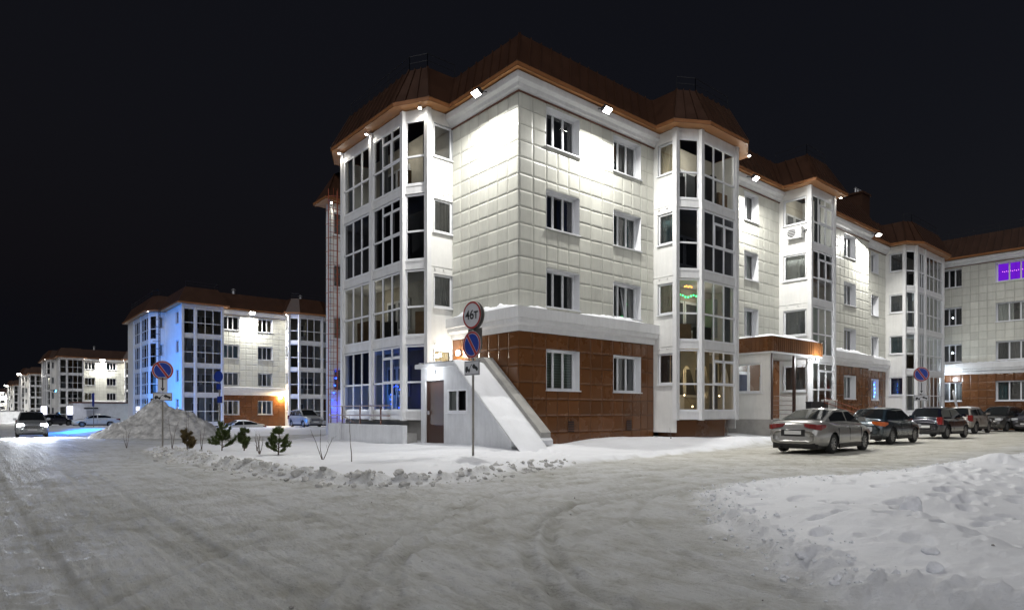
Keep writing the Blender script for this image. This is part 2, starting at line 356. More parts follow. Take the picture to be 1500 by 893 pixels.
    fld += 0.22 * ridge(x, y, (-9.9, -16.9), (-6.6, -14.3), 1.0, 0.42) * (0.95 + 0.25 * n1)
    fld += 0.11 * ridge(x, y, (-4.6, -13.9), (0.5, -13.4), 1.0, 0.6) * (0.75 + 0.9 * n1)
    fld += 0.03 * ridge(x, y, (2.5, -13.6), (12, -14.2), 1.8, 1.1) * (0.75 + 0.9 * n1)
    fld += 0.24 * np.exp(-(((x - 5.2) / 0.5) ** 2 + ((y + 12.8) / 0.5) ** 2)) + 0.16 * np.exp(-(((x - 0.6) / 0.35) ** 2 + ((y + 12.7) / 0.3) ** 2))
    z = z + np.where(dr > -0.6, np.where(dr > 0, fld, fld * sstep((dr + 0.6) / 0.6)), 0)
    z = z + np.where(dn > 0, 0.25 * sstep(dn / 3) + 0.10 * n1, 0)
    for (cx, cy, r, dp, a) in DENTS:
        sel = np.abs(x - cx) + np.abs(y - cy) < 1.2
        if not sel.any(): continue
        dx = x[sel] - cx; dy = y[sel] - cy; u = dx * math.cos(a) + dy * math.sin(a); w = -dx * math.sin(a) + dy * math.cos(a)
        g = (u / (r * 1.5)) ** 2 + (w / (r * 0.8)) ** 2
        z[sel] += (-1.25 * dp * np.exp(-g ** 3) + 0.10 * dp * np.exp(-(np.sqrt(g) - 1.45) ** 2 / 0.08)) * np.where(onroad[sel], 0.1, 1)
    d = np.maximum(np.maximum(dl, dr), dn)
    dirt = sstep(0.5 - d / 0.55 + 0.45 * fbm(x * 2.0, y * 2.0, 4, 88))
    grime = np.exp(-((dl - 0.25) / 0.35) ** 2) * edgeK * (0.35 + 0.9 * np.maximum(0, lump2 + .15)) + 0.25 * np.exp(-((dr - 0.15) / 0.25) ** 2)
    dirt = np.clip(np.maximum(dirt, np.where(d > 0, grime, 0)), 0, 1)
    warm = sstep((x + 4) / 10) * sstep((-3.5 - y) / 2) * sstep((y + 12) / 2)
    return z, dl, dr, dn, dirt, warm, np.clip(rut, 0, 1)
def gz(x, y): return float(ground_height(np.array([x], float), np.array([y], float))[0][0])
def build_ground():
    c0 = math.atan2(0.7623846, 0.6471242)
    fine = np.arange(-43, 43.001, 0.125); coarse = np.arange(47, 314, 5.0)
    ang = c0 + np.radians(np.concatenate([fine, coarse]))
    rs = [0.4]
    while rs[-1] < 4600:
        r = rs[-1]; rs.append(r * (1.10 if r < 3.2 else 1.0085 if r < 34 else 1.014 if r < 70 else 1.045))
    rs = np.array(rs); na, nr = len(ang), len(rs)
    A, RR = np.meshgrid(ang, rs); X = (CAM[0] + RR * np.cos(A)).ravel(); Y = (CAM[1] + RR * np.sin(A)).ravel()
    Z, dl, dr, dn, dirt, warm, rut = ground_height(X, Y)
    V = np.stack([X, Y, Z], 1)
    reg = np.where(dl > 0.02, 1, np.where(dr > 0.02, 2, np.where((dn > 0) | (X > 58) | (X < -24) | (Y > 900), 3, 0)))
    i = np.arange(nr - 1)[:, None] * na; j = np.arange(na)[None, :]; j2 = (j + 1) % na
    F = np.stack([i + j, i + na + j, i + na + j2, i + j2], -1).reshape(-1, 4)
    fr = np.where((reg[F] == 1).sum(1) >= 2, 1, np.where((reg[F] == 2).sum(1) >= 2, 2, np.where((reg[F] == 3).sum(1) >= 2, 3, 0)))
    for k, (nm, mt) in enumerate((('road', 'road_snow'), ('snow_bank', 'road_snow'), ('snow_field', 'road_snow'), ('ground', 'road_snow'))):
        f = F[fr == k]
        if k == 0: pass
        used, inv = np.unique(f, return_inverse=True); v = V[used]; f = inv.reshape(-1, 4)
        me = bpy.data.meshes.new(nm); me.vertices.add(len(v)); me.vertices.foreach_set('co', v.astype(np.float32).ravel())
        me.loops.add(f.size); me.loops.foreach_set('vertex_index', f.astype(np.int32).ravel())
        me.polygons.add(len(f)); me.polygons.foreach_set('loop_start', np.arange(0, f.size, 4, dtype=np.int32))
        me.polygons.foreach_set('loop_total', np.full(len(f), 4, np.int32)); me.polygons.foreach_set('use_smooth', np.ones(len(f), bool))
        me.update(calc_edges=True); me.validate()
        for an, arr in (('dirt', dirt), ('warm', warm), ('rut', rut * dirt)):
            at = me.attributes.new(an, 'FLOAT', 'POINT'); at.data.foreach_set('value', arr[used].astype(np.float32))
        me.materials.append(MT[mt])
        o = link(nm, me); o['kind'] = 'structure'
def road_material():
    m = bpy.data.materials.new('road_snow'); m.use_nodes = True; t = m.node_tree; b = t.nodes['Principled BSDF']; L = t.links.new
    g = t.nodes.new('ShaderNodeNewGeometry')
    def noise(scale, det, sc=(1, 1, 1), rot=0.0):
        mp = t.nodes.new('ShaderNodeMapping'); mp.inputs['Scale'].default_value = sc; mp.inputs['Rotation'].default_value = (0, 0, rot); L(g.outputs['Position'], mp.inputs[0])
        n = t.nodes.new('ShaderNodeTexNoise'); n.inputs['Scale'].default_value = scale; n.inputs['Detail'].default_value = det; n.inputs['Roughness'].default_value = 0.65; L(mp.outputs[0], n.inputs[0]); return n.outputs[0]
    def ramp(src, stops):
        r = t.nodes.new('ShaderNodeValToRGB'); r.color_ramp.elements[0].position = stops[0][0]; r.color_ramp.elements[0].color = (*stops[0][1], 1)
        r.color_ramp.elements[1].position = stops[-1][0]; r.color_ramp.elements[1].color = (*stops[-1][1], 1)
        for p, c in stops[1:-1]: e = r.color_ramp.elements.new(p); e.color = (*c, 1)
        L(src, r.inputs[0]); return r.outputs[0]
    def mul(a, c, f=1.0):
        x = t.nodes.new('ShaderNodeMix'); x.data_type = 'RGBA'; x.blend_type = 'MULTIPLY'; x.inputs[0].default_value = f; L(a, x.inputs[6]); L(c, x.inputs[7]); return x.outputs[2]
    c = ramp(noise(0.35, 6), [(0.33, (0.60, 0.60, 0.58)), (0.5, (0.67, 0.675, 0.67)), (0.68, (0.74, 0.745, 0.76))])
    c = mul(c, ramp(noise(1.5, 9), [(0.32, (0.70, 0.68, 0.62)), (0.55, (1, 1, 1)), (1.0, (1, 1, 1))]))
    c = mul(c, ramp(noise(2.2, 8, (5.0, 0.35, 1)), [(0.30, (0.72, 0.70, 0.65)), (0.52, (1, 1, 1)), (1.0, (1, 1, 1))]), 0.7)
    c = mul(c, ramp(noise(9.0, 6), [(0.22, (0.35, 0.30, 0.22)), (0.33, (1, 1, 1)), (1.0, (1, 1, 1))]), 0.8)
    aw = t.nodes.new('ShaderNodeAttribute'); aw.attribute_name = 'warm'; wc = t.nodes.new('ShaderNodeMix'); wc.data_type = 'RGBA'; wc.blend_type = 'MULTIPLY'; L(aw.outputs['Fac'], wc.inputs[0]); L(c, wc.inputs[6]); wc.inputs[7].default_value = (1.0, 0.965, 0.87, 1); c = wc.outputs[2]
    ar = t.nodes.new('ShaderNodeAttribute'); ar.attribute_name = 'rut'; rc = t.nodes.new('ShaderNodeMix'); rc.data_type = 'RGBA'; rc.blend_type = 'MULTIPLY'; L(ar.outputs['Fac'], rc.inputs[0]); L(c, rc.inputs[6]); rc.inputs[7].default_value = (0.62, 0.61, 0.57, 1); c = rc.outputs[2]
    ad_ = t.nodes.new('ShaderNodeAttribute'); ad_.attribute_name = 'dirt'
    sc_ = ramp(noise(0.8, 5), [(0.35, (0.77, 0.78, 0.81)), (0.65, (0.84, 0.85, 0.88))])
    mx = t.nodes.new('ShaderNodeMix'); mx.data_type = 'RGBA'; L(ad_.outputs['Fac'], mx.inputs[0]); L(sc_, mx.inputs[6]); L(c, mx.inputs[7]); c = mx.outputs[2]
    L(c, b.inputs['Base Color']); b.inputs['Roughness'].default_value = 0.6; b.inputs['Specular IOR Level'].default_value = 0.3
    bp = t.nodes.new('ShaderNodeBump'); ms = t.nodes.new('ShaderNodeMapRange'); ms.inputs[3].default_value = 0.30; ms.inputs[4].default_value = 1.0; L(ad_.outputs['Fac'], ms.inputs[0]); L(ms.outputs[0], bp.inputs['Strength']); bp.inputs['Distance'].default_value = 0.05
    ad = t.nodes.new('ShaderNodeMath'); ad.operation = 'ADD'; L(noise(22, 10), ad.inputs[0]); L(noise(9, 9, (3.0, 0.6, 1)), ad.inputs[1]); L(ad.outputs[0], bp.inputs['Height']); L(bp.outputs[0], b.inputs['Normal'])
    MT['road_snow'] = m
road_material()
build_ground()
# ---------------------------------------------------------------- apartment blocks
PITCH = 2.99; SILL = [2.20, 5.29, 8.20, 11.24]; HEADZ = [3.70, 6.70, 9.62, 12.68]
ZB = [1.05 + PITCH * f for f in range(4)]            # loggia floor bands
WALLTOP, EAVE, RTOP = 12.86, 13.36, 15.15
CURT = ['cur_grey', 'cur_dark', 'cur_teal', 'cur_white', 'cur_beige', 'cur_navy', 'cur_dark', 'cur_dark', 'cur_grey']
_tile_cache = {}
def tile_mesh(w, h, matname, ins=0.06, proud=0.022):
    key = (round(w, 3), round(h, 3), matname)
    if key in _tile_cache: return _tile_cache[key]
    mb = MB(); g = min(0.008, w * .1, h * .1); ins = min(ins, w * .25, h * .25); a, c = w / 2 - g, h / 2 - g; i = ins
    o = [(-a, 0, -c), (a, 0, -c), (a, 0, c), (-a, 0, c)]; e = [(x, -proud * 0.42, z) for (x, _, z) in o]
    t = [(x * (a - i) / a, -proud, z * (c - i) / c) for (x, _, z) in o]
    mb.add(o + e + t, [(k, (k+1) % 4, 4 + (k+1) % 4, 4 + k) for k in range(4)] + [(4 + k, 4 + (k+1) % 4, 8 + (k+1) % 4, 8 + k) for k in range(4)] + [(8, 9, 10, 11)])
    me = mb.mesh('panel_' + matname, matname); _tile_cache[key] = me; return me
def curtain(mb, x0, x1, z0, z1, y, folds=7, amp=0.03, m=0):
    n = max(6, int((x1 - x0) * folds * 2)); vs = []
    for k in range(n + 1):
        x = x0 + (x1 - x0) * k / n; yy = y + amp * math.sin(k * math.pi / 1.0 * 0.9 + x * 3)
        vs += [(x, yy, z0), (x, yy, z1)]
    mb.add(vs, [(2*k, 2*k+2, 2*k+3, 2*k+1) for k in range(n)], m)
def window(root, M, s0, s1, z0, z1, ncol=3, depth=0.30, cur=None, curfrac=(1.0, 1.0), glass='glass', sill=True, simple=False, tilt=None, rng=random, blinds=False):
    w = MB(); w.M = M; y0, y1 = depth - 0.03, depth + 0.04; b = 0.08
    # reveal
    w.quad((s0, -0.035, z0), (s1, -0.035, z0), (s1, depth, z0), (s0, depth, z0)); w.quad((s0, -0.035, z1), (s0, depth, z1), (s1, depth, z1), (s1, -0.035, z1))
    w.quad((s0, -0.035, z0), (s0, depth, z0), (s0, depth, z1), (s0, -0.035, z1)); w.quad((s1, -0.035, z0), (s1, -0.035, z1), (s1, depth, z1), (s1, depth, z0))
    w.box(s0, y0, z0, s0 + b, y1, z1); w.box(s1 - b, y0, z0, s1, y1, z1); w.box(s0 + b, y0, z0, s1 - b, y1, z0 + b); w.box(s0 + b, y0, z1 - b, s1 - b, y1, z1)
    cols = [s0 + b + (s1 - s0 - 2 * b) * k / ncol for k in range(ncol + 1)]
    for k in range(1, ncol): w.box(cols[k] - 0.045, y0 + 0.004, z0 + b, cols[k] + 0.045, y1 - 0.004, z1 - b)
    if tilt is not None:     # a sash tipped inwards
        k = tilt; tl = MB(); a, c = cols[k] + 0.04, cols[k+1] - 0.04
    win = w.build('window', 'frame_white', root)
    for k in range(ncol):
        p = MB(); p.M = M; yy = depth + 0.005
        if tilt == k:
            p.quad((cols[k] + 0.05, yy, z0 + b), (cols[k+1] - 0.05, yy, z0 + b), (cols[k+1] - 0.05, yy + 0.22, z1 - b - 0.02), (cols[k] + 0.05, yy + 0.22, z1 - b - 0.02))
            sa = MB(); sa.M = M
            for (xa, xb) in ((cols[k] + 0.03, cols[k] + 0.085), (cols[k+1] - 0.085, cols[k+1] - 0.03)):
                sa.add([(xa, yy - .01, z0 + b), (xb, yy - .01, z0 + b), (xb, yy + .03, z0 + b), (xa, yy + .03, z0 + b), (xa, yy + .20, z1 - b), (xb, yy + .20, z1 - b), (xb, yy + .24, z1 - b), (xa, yy + .24, z1 - b)],
                       [(0,3,2,1),(4,5,6,7),(0,1,5,4),(1,2,6,5),(2,3,7,6),(3,0,4,7)])
            sa.build('sash', 'frame_white', win)
        else: p.quad((cols[k], yy, z0 + b), (cols[k+1], yy, z0 + b), (cols[k+1], yy, z1 - b), (cols[k], yy, z1 - b))
        p.build('pane', glass, win)
    if sill:
        q = MB(); q.M = M; q.box(s0 - 0.05, -0.085, z0 - 0.05, s1 + 0.05, -0.036, z0 - 0.005); q.box(s0 - 0.05, -0.036, z0 - 0.05, s1 + 0.05, 0.0, z0 - 0.03); q.build('sill', 'frame_white', win)
    if cur:
        q = MB(); q.M = M; W = s1 - s0
        if blinds:
            n = 14
            for k in range(n): zz = z0 + 0.04 + (z1 - z0 - 0.08) * k / n; q.add([(s0, depth + .16, zz), (s1, depth + .16, zz), (s1, depth + .12, zz + .085), (s0, depth + .12, zz + .085)], [(0, 1, 2, 3)])
        else:
            f0, f1 = curfrac
            curtain(q, s0 - .05, s0 + W * f0 * 0.5, z0 - .05, z1, depth + 0.17); curtain(q, s1 - W * f1 * 0.5, s1 + .05, z0 - .05, z1, depth + 0.19)
        q.build('curtain', cur, win)
    return win
def conform(L, cuts, step):
    pts = sorted(set([0.0, L] + [c for ab in cuts for c in ab])); cols = []
    for a, b in zip(pts, pts[1:]):
        n = max(1, round((b - a) / step)); cols += [a + (b - a) * k / n for k in range(n)]
    return cols + [L]
ROWS_W = [5.17, 5.29, 5.995, 6.70, 7.45, 8.20, 8.91, 9.62, 10.43, 11.24, 11.96, 12.68, 12.86]
ROWS_B = [-0.6, 0.05, 0.588, 1.125, 1.6625, 2.20, 2.70, 3.20, 3.70, 4.28]
class Block:
    def __init__(s, name, label, org, seed=1, tiles='each', detail=2):
        s.root = thing(name, label, 'building', org); s.tiles = []; s.wall = MB(); s.rng = random.Random(seed); s.mode = tiles; s.detail = detail; s.org = org
        s.cornice = []; s.course = []
    # -- flat walls clad in cassette panels
    def tile_wall(s, P, Q, wins=(), brown=True, floors=(0, 1, 2, 3), course=True, ncol=3, step=0.60, glass='glass', zlow=None, wincfg=None, skip_below=None):
        M, L = seg_matrix(P, Q); cuts = [(a, b) for (a, b) in wins]; cols = conform(L, cuts, step)
        ops = [(a, b, SILL[f], HEADZ[f]) for (a, b) in wins for f in floors]
        def hole(xa, xb, za, zb): return any(xa > a - .01 and xb < b + .01 and za > c - .01 and zb < d + .01 for (a, b, c, d) in ops)
        s.wall.M = M
        rows_w = ROWS_W if brown else [0.0 + 5.17 * k / 8 for k in range(8)] + ROWS_W
        bands = [(rows_w, 'tile_white', 0)] + ([(ROWS_B, 'tile_brown', 1)] if brown else [])
        for rows, mt, mi in bands:
            for za, zb in zip(rows, rows[1:]):
                for xa, xb in zip(cols, cols[1:]):
                    if hole(xa, xb, za, zb): continue
                    s.wall.quad((xa, 0, za), (xb, 0, za), (xb, 0, zb), (xa, 0, zb), mi)
            zs, ze = (5.17 if brown else 0.0, 12.86) if mi == 0 else (0.0, 4.28)
            nr = round((ze - zs) / 0.59)
            for r_ in range(nr):
                za, zb = zs + (ze - zs) * r_ / nr, zs + (ze - zs) * (r_ + 1) / nr
                for xa, xb in zip(cols, cols[1:]):
                    pieces = [(za, zb)]
                    for (a, b, c, d) in ops:
                        if xa > a - .01 and xb < b + .01: pieces = [q for (p0, p1) in pieces for q in ((p0, min(p1, c)), (max(p0, d), p1)) if q[1] - q[0] > 0.04]
                    for (p0, p1) in pieces: s.tiles.append((M @ Matrix.Translation(((xa + xb) / 2, -0.002, (p0 + p1) / 2)), xb - xa, p1 - p0, mt))
        if brown: s.wall.quad((0, 0, 4.28), (L, 0, 4.28), (L, 0, 5.17), (0, 0, 5.17), 0)
        s.wall.quad((0, 0, WALLTOP), (L, 0, WALLTOP), (L, 0, EAVE), (0, 0, EAVE), 0)
        for (a, b) in wins:
            for f in floors:
                c = s.rng.choice(CURT); fr = s.rng.choice([(1, 1), (0.9, 0.8), (0.55, 0.6), (1, 1)]); tl = None; bl = False
                if wincfg and (a, f) in wincfg:
                    cf = wincfg[(a, f)]; c = cf.get('cur', c); fr = cf.get('frac', fr); tl = cf.get('tilt'); bl = cf.get('blinds', False)
                window(s.root, M, a, b, SILL[f], HEADZ[f], ncol, cur=c, curfrac=fr, glass=glass, tilt=tl, blinds=bl)
    def flush_tiles(s, limit=295):
        cam = Vector(CAM) - Vector(s.org)
        for mt, nm in (('tile_white', 'wall_panel'), ('tile_brown', 'brown_panel')):
            ts = [t for t in s.tiles if t[3] == mt]
            if not ts: continue
            ts.sort(key=lambda t: (t[0].translation - cam).length)
            one = ts[:limit] if s.mode == 'each' else []
            rest = ts[limit:] if s.mode == 'each' else ts
            for (Mx, w, h, m) in one:
                o = link(nm, tile_mesh(w, h, m), s.root); o.matrix_local = Mx @ Matrix.Rotation(R(s.rng.gauss(0, 0.5)), 4, 'Z') @ Matrix.Rotation(R(s.rng.gauss(0, 0.5)), 4, 'X')
            if rest:
                mb = MB()
                for (Mx, w, h, m) in rest:
                    me = tile_mesh(w, h, m); mb.M = Mx @ Matrix.Rotation(R(s.rng.gauss(0, 0.35)), 4, 'Z')
                    mb.add([tuple(v.co) for v in me.vertices], [tuple(p.vertices) for p in me.polygons])
                o = mb.build(nm, mt, s.root); o['kind'] = 'stuff'
    # -- plain white return wall with one small window per floor
    def panel_wall(s, P, Q, win=(0.22, 0.98), floors=(0, 1, 2, 3), zlow=0.6, ncol=1, cur=None, wz=(1.5, 2.82), glass='glass'):
        M, L = seg_matrix(P, Q); mb = MB(); mb.M = M; a, b = win; a *= L; b *= L; z = zlow
        for f in range(4):
            za, zb = ZB[f] + wz[0], ZB[f] + wz[1]
            if f in floors:
                mb.box(0, 0, z, L, 0.06, za); mb.box(0, 0, za, a, 0.06, zb); mb.box(b, 0, za, L, 0.06, zb); z = zb
                window(s.root, M, a, b, za, zb, ncol, depth=0.06, cur=(cur[f] if cur else s.rng.choice([None, None, 'cur_teal', 'cur_dark', 'cur_beige'])), glass=glass)
        mb.box(0, 0, z, L, 0.06, EAVE - 0.02)
        for f in range(1, 4):      # panel seams and drip trims at storey joints
            mb.box(0.0, -0.018, ZB[f] + 0.12, L, -0.002, ZB[f] + 0.15)
            for q in (0.25, 0.6): mb.box(L * q, -0.05, ZB[f] + 0.02, L * q + 0.06, -0.002, ZB[f] + 0.05)
        mb.build('return_wall', 'panel_white', s.root)
    # -- glazed loggia: pts = outline of glazed faces, units = list of faces each with number of columns and style
    def loggia(s, pts, units, back=None, glass=None, interior=None, doors=True, hdr=None, zlow=None, split=0.44, only=None):
        body = MB(); fr = {}; z0 = ZB[0] if zlow is None else zlow
        foot = list(pts) + (list(reversed(back)) if back else [])
        lg = None
        for (P, Q), (nc, style) in zip(zip(pts, pts[1:]), units):
            M, L = seg_matrix(P, Q); body.M = M
            for f in range(4):
                zb = ZB[f]; g0 = zb + 0.36; g1 = zb + (2.97 if f < 3 else 2.92)
                body.box(0.0, -0.012, zb, L, 0.10, g0 - 0.05); body.box(0.0, -0.03, g0 - 0.05, L, 0.10, g0)     # band and its drip lip
                body.box(0.0, -0.045, zb + 0.005, L, -0.012, zb + 0.035)
            body.box(0, -0.012, ZB[3] + 2.92, L, 0.10, EAVE - 0.02)
        body.M = Matrix.Identity(4)
        for i, p in enumerate(pts):      # corner posts
            q = Vector(p); body.prism([(q.x - .10, q.y - .10), (q.x + .10, q.y - .10), (q.x + .10, q.y + .10), (q.x - .10, q.y + .10)], ZB[0] - 0.03, EAVE - 0.03)
        foot = offset(foot, -0.07)
        for f in range(4): body.prism(foot, ZB[f] + 0.02, ZB[f] + 0.20)
        lg = body.build('loggia', ['cornice_white', 'inner_wall'], s.root)
        if zlow is not None: pass
        for ui, ((P, Q), (nc, style)) in enumerate(zip(zip(pts, pts[1:]), units)):
            if style == 'hidden': continue
            M, L = seg_matrix(P, Q); e = 0.10
            for f in range(4):
                zb = ZB[f]; g0 = zb + 0.36; g1 = zb + (2.97 if f < 3 else 2.92); tm = g0 + (g1 - g0) * split
                k = MB(); k.M = M; b = 0.07; ya, yb = 0.0, 0.075
                k.box(e, ya, g0, L - e, yb, g0 + b); k.box(e, ya, g1 - b, L - e, yb, g1); k.box(e, ya, tm - b / 2, L - e, yb, tm + b / 2)
                k.box(e, ya, g0 + b, e + b, yb, g1 - b); k.box(L - e - b, ya, g0 + b, L - e, yb, g1 - b)
                cols = [e + b + (L - 2 * e - 2 * b) * c / nc for c in range(nc + 1)]
                for c in range(1, nc): k.box(cols[c] - b / 2, ya + .003, g0 + b, cols[c] + b / 2, yb - .003, g1 - b)
                sty = style
                vent = (style == 'vent' and f in (0, 2, 3)) or (style == 'vent2' and f in (0, 2))
                zt = g1 - 0.42
                if vent and nc == 3:      # top light over a pair of sashes
                    k.box(cols[1], ya + .003, zt - b / 2, cols[3], yb - .003, zt + b / 2)
                    for c in (1, 2):
                        for (xa, xb) in ((cols[c] + .03, cols[c] + .075), (cols[c+1] - .075, cols[c+1] - .03)): k.box(xa, -0.02, tm + .03, xb, 0.0, zt - .03)
                        k.box(cols[c] + .075, -0.02, tm + .03, cols[c+1] - .075, 0.0, tm + .08); k.box(cols[c] + .075, -0.02, zt - .08, cols[c+1] - .075, 0.0, zt - .03)
                fo = k.build('frame', 'frame_white', lg)
                gm = 'glass'
                if glass: gm = glass(ui, f) or 'glass'
                for c in range(nc):
                    for (za, zbb) in ((g0 + b, tm - b / 2), (tm + b / 2, g1 - b)):
                        p = MB(); p.M = M; p.quad((cols[c], 0.035, za), (cols[c+1], 0.035, za), (cols[c+1], 0.035, zbb), (cols[c], 0.035, zbb)); p.build('pane', gm, lg)
                if interior:
                    for it in interior(ui, f):
                        kind, x0, x1, mt = it[:4]; q = MB(); q.M = M
                        zlo, zhi = (it[4], it[5]) if len(it) > 4 else (0.0, 1.0)
                        A = e + b + (L - 2*e - 2*b) * x0; Bx = e + b + (L - 2*e - 2*b) * x1
                        Z0 = g0 + (g1 - g0) * zlo; Z1 = g0 + (g1 - g0) * zhi
                        if kind == 'cur': curtain(q, A, Bx, Z0, Z1, 0.20, amp=0.025); q.build('curtain', mt, lg)
                        elif kind == 'box': q.box(A, 0.25, Z0, Bx, 0.62, Z1); q.build('furniture', mt, lg)
                        elif kind == 'swag':
                            n = 14
                            for j in range(n):
                                u0, u1 = j / n, (j + 1) / n; h0 = Z1 - (Z1 - Z0) * (0.35 + 0.65 * (2 * u0 - 1) ** 2); h1 = Z1 - (Z1 - Z0) * (0.35 + 0.65 * (2 * u1 - 1) ** 2)
                                q.quad((A + (Bx - A) * u0, 0.18, h0), (A + (Bx - A) * u1, 0.18, h1), (A + (Bx - A) * u1, 0.18, Z1), (A + (Bx - A) * u0, 0.18, Z1))
                            q.build('curtain', mt, lg)
        if back:       # room-side wall behind the loggia with its balcony doors
            (ax, ay), (bx, by) = back
            M, L = seg_matrix(back[0], back[1]); s.wall.M = M
            s.wall.quad((0, 0.0, ZB[0]), (L, 0.0, ZB[0]), (L, 0.0, EAVE), (0, 0.0, EAVE), 2)
            for f in range(4):
                d = MB(); d.M = M; zf = ZB[f] + 0.2
                x0 = L * 0.28; d.box(x0, -0.05, zf, x0 + 0.9, -0.004, zf + 2.2, 0); d.box(x0 + 0.12, -0.06, zf + 0.9, x0 + 0.78, -0.05, zf + 2.08, 1)
                d.box(x0 + 0.95, -0.05, zf + 0.8, x0 + 2.0, -0.004, zf + 2.2, 0); d.box(x0 + 1.05, -0.06, zf + 0.9, x0 + 1.9, -0.05, zf + 2.08, 1); d.build('balcony_door', ['frame_white', 'cur_dark'], lg)
        return lg
    def run(s, pts, top=True, course=True, snow=None):
        if top:
            mb = MB(); sweep(mb, pts, [(0.0, WALLTOP - 0.03), (0.06, WALLTOP - 0.03), (0.06, WALLTOP + 0.02), (0.16, WALLTOP + 0.05), (0.20, WALLTOP + 0.16), (0.34, WALLTOP + 0.24), (0.38, WALLTOP + 0.44), (0.0, WALLTOP + 0.46)]); mb.build('cornice', 'cornice_white', s.root)
            mb = MB(); sweep(mb, pts, [(0.0, WALLTOP - 0.075), (0.075, WALLTOP - 0.075), (0.075, WALLTOP - 0.032), (0.0, WALLTOP - 0.032)]); mb.build('trim_strip', 'rail_brown', s.root)
        if course:
            mb = MB(); sweep(mb, pts, [(0.0, 4.28), (0.08, 4.28), (0.10, 4.48), (0.26, 4.55), (0.28, 4.70), (0.34, 4.72), (0.34, 5.10), (0.0, 5.17)]); mb.build('string_course', 'cornice_white', s.root)
    def snow_on_course(s, P, Q, u0, u1, h=0.10, z=5.10, dep=0.32, name='snow_cap'):
        M, L = seg_matrix(P, Q); mb = MB(); mb.M = M; n = max(6, int((u1 - u0) * 7)); m = 5; vs = []
        for i in range(n + 1):
            x = u0 + (u1 - u0) * i / n; e = min(1, 4 * min(i, n - i) / n + 0.05)
            hh = h * e * (0.55 + 0.8 * s.rng.random())
            for j in range(m + 1):
                t = j / m; y = -dep * 1.0 + dep * 0.97 * t
                vs.append((x, y + (0.02 * s.rng.random() if j == 0 else 0), z + (0.004 if j == 0 else hh * math.sin(math.pi * min(1, 0.15 + t * 0.75)) + 0.06 * t)))
        mb.add(vs, [(i*(m+1)+j, (i+1)*(m+1)+j, (i+1)*(m+1)+j+1, i*(m+1)+j+1) for i in range(n) for j in range(m)]); mb.build(name, 'snow', s.root, smooth=True)
    def roof(s, outline, seams=(), eave_out=0.55, inset=0.35, ztop=RTOP, rail=(), zeave=EAVE):
        e = offset(outline, eave_out); e2 = offset(outline, eave_out - 0.03); w = offset(outline, -0.05); t = offset(outline, -inset); n = len(outline)
        mb = MB()
        for i in range(n):
            j = (i + 1) % n; mb.quad((*e2[i], zeave + 0.10), (*e2[j], zeave + 0.10), (*t[j], ztop), (*t[i], ztop))
        mb.poly([(*p, ztop - 0.01) for p in t]); mb.build('roof', 'roof_brown', s.root)
        mb = MB()
        for i in range(n):
            j = (i + 1) % n; mb.quad((*e[i], zeave - 0.02), (*e[j], zeave - 0.02), (*e[j], zeave + 0.13), (*e[i], zeave + 0.13))
            mb.quad((*e[i], zeave + 0.13), (*e[j], zeave + 0.13), (*e2[j], zeave + 0.13), (*e2[i], zeave + 0.13))
        mb.build('fascia', 'fascia_brown', s.root)
        mb = MB()
        for i in range(n):
            j = (i + 1) % n; mb.quad((*w[i], zeave + 0.02), (*w[j], zeave + 0.02), (*e2[j], zeave - 0.015), (*e2[i], zeave - 0.015))
        mb.build('soffit', 'soffit_brown', s.root)
        for i in seams:
            j = (i + 1) % n; A0, B0 = Vector((*e2[i], zeave + 0.11)), Vector((*e2[j], zeave + 0.11)); A1, B1 = Vector((*t[i], ztop)), Vector((*t[j], ztop))
            k = max(1, int((B0 - A0).length / 0.5)); nor = (B0 - A0).cross(A1 - A0).normalized()
            for q in range(k + 1):
                p0 = A0.lerp(B0, q / k) + nor * 0.012; p1 = A1.lerp(B1, q / k) + nor * 0.012
                mb = MB(); d = (B0 - A0).normalized() * 0.018; mm = nor * 0.05
                mb.add([tuple(x) for x in (p0 - d, p0 + d, p0 + d + mm, p0 - d + mm, p1 - d, p1 + d, p1 + d + mm, p1 - d + mm)], [(0,3,2,1),(4,5,6,7),(0,1,5,4),(1,2,6,5),(2,3,7,6),(3,0,4,7)])
                mb.build('standing_seam', 'roof_brown', s.root)
        for i in rail:
            j = (i + 1) % n; A, B = Vector((*t[i], ztop)), Vector((*t[j], ztop)); k = max(1, int((B - A).length / 1.6))
            mb = MB(); up = Vector((0, 0, 0.55))
            mb.tube(A + up, B + up, 0.014, n=4); mb.tube(A + up * 0.5, B + up * 0.5, 0.010, n=4)
            for q in range(k + 1): p = A.lerp(B, q / k); mb.tube(p, p + up, 0.014, n=4)
            mb.build('roof_rail', 'metal_dark', s.root)
    def cut_wall(s):
        s.wall.M = Matrix.Identity(4); s.wall.build('wall', ['tile_back', 'brown_back', 'inner_wall', 'panel_white'], s.root); s.wall = MB()
    def finish(s, core):
        s.wall.M = Matrix.Identity(4)
        s.wall.build('wall', ['tile_back', 'brown_back', 'inner_wall', 'panel_white'], s.root)
        mb = MB(); mb.prism(core, -1.0, EAVE - 0.3); mb.build('inner_core', 'dark_room', s.root)  # added dark solid: stops light leaking through, stands for unlit rooms
        s.flush_tiles()
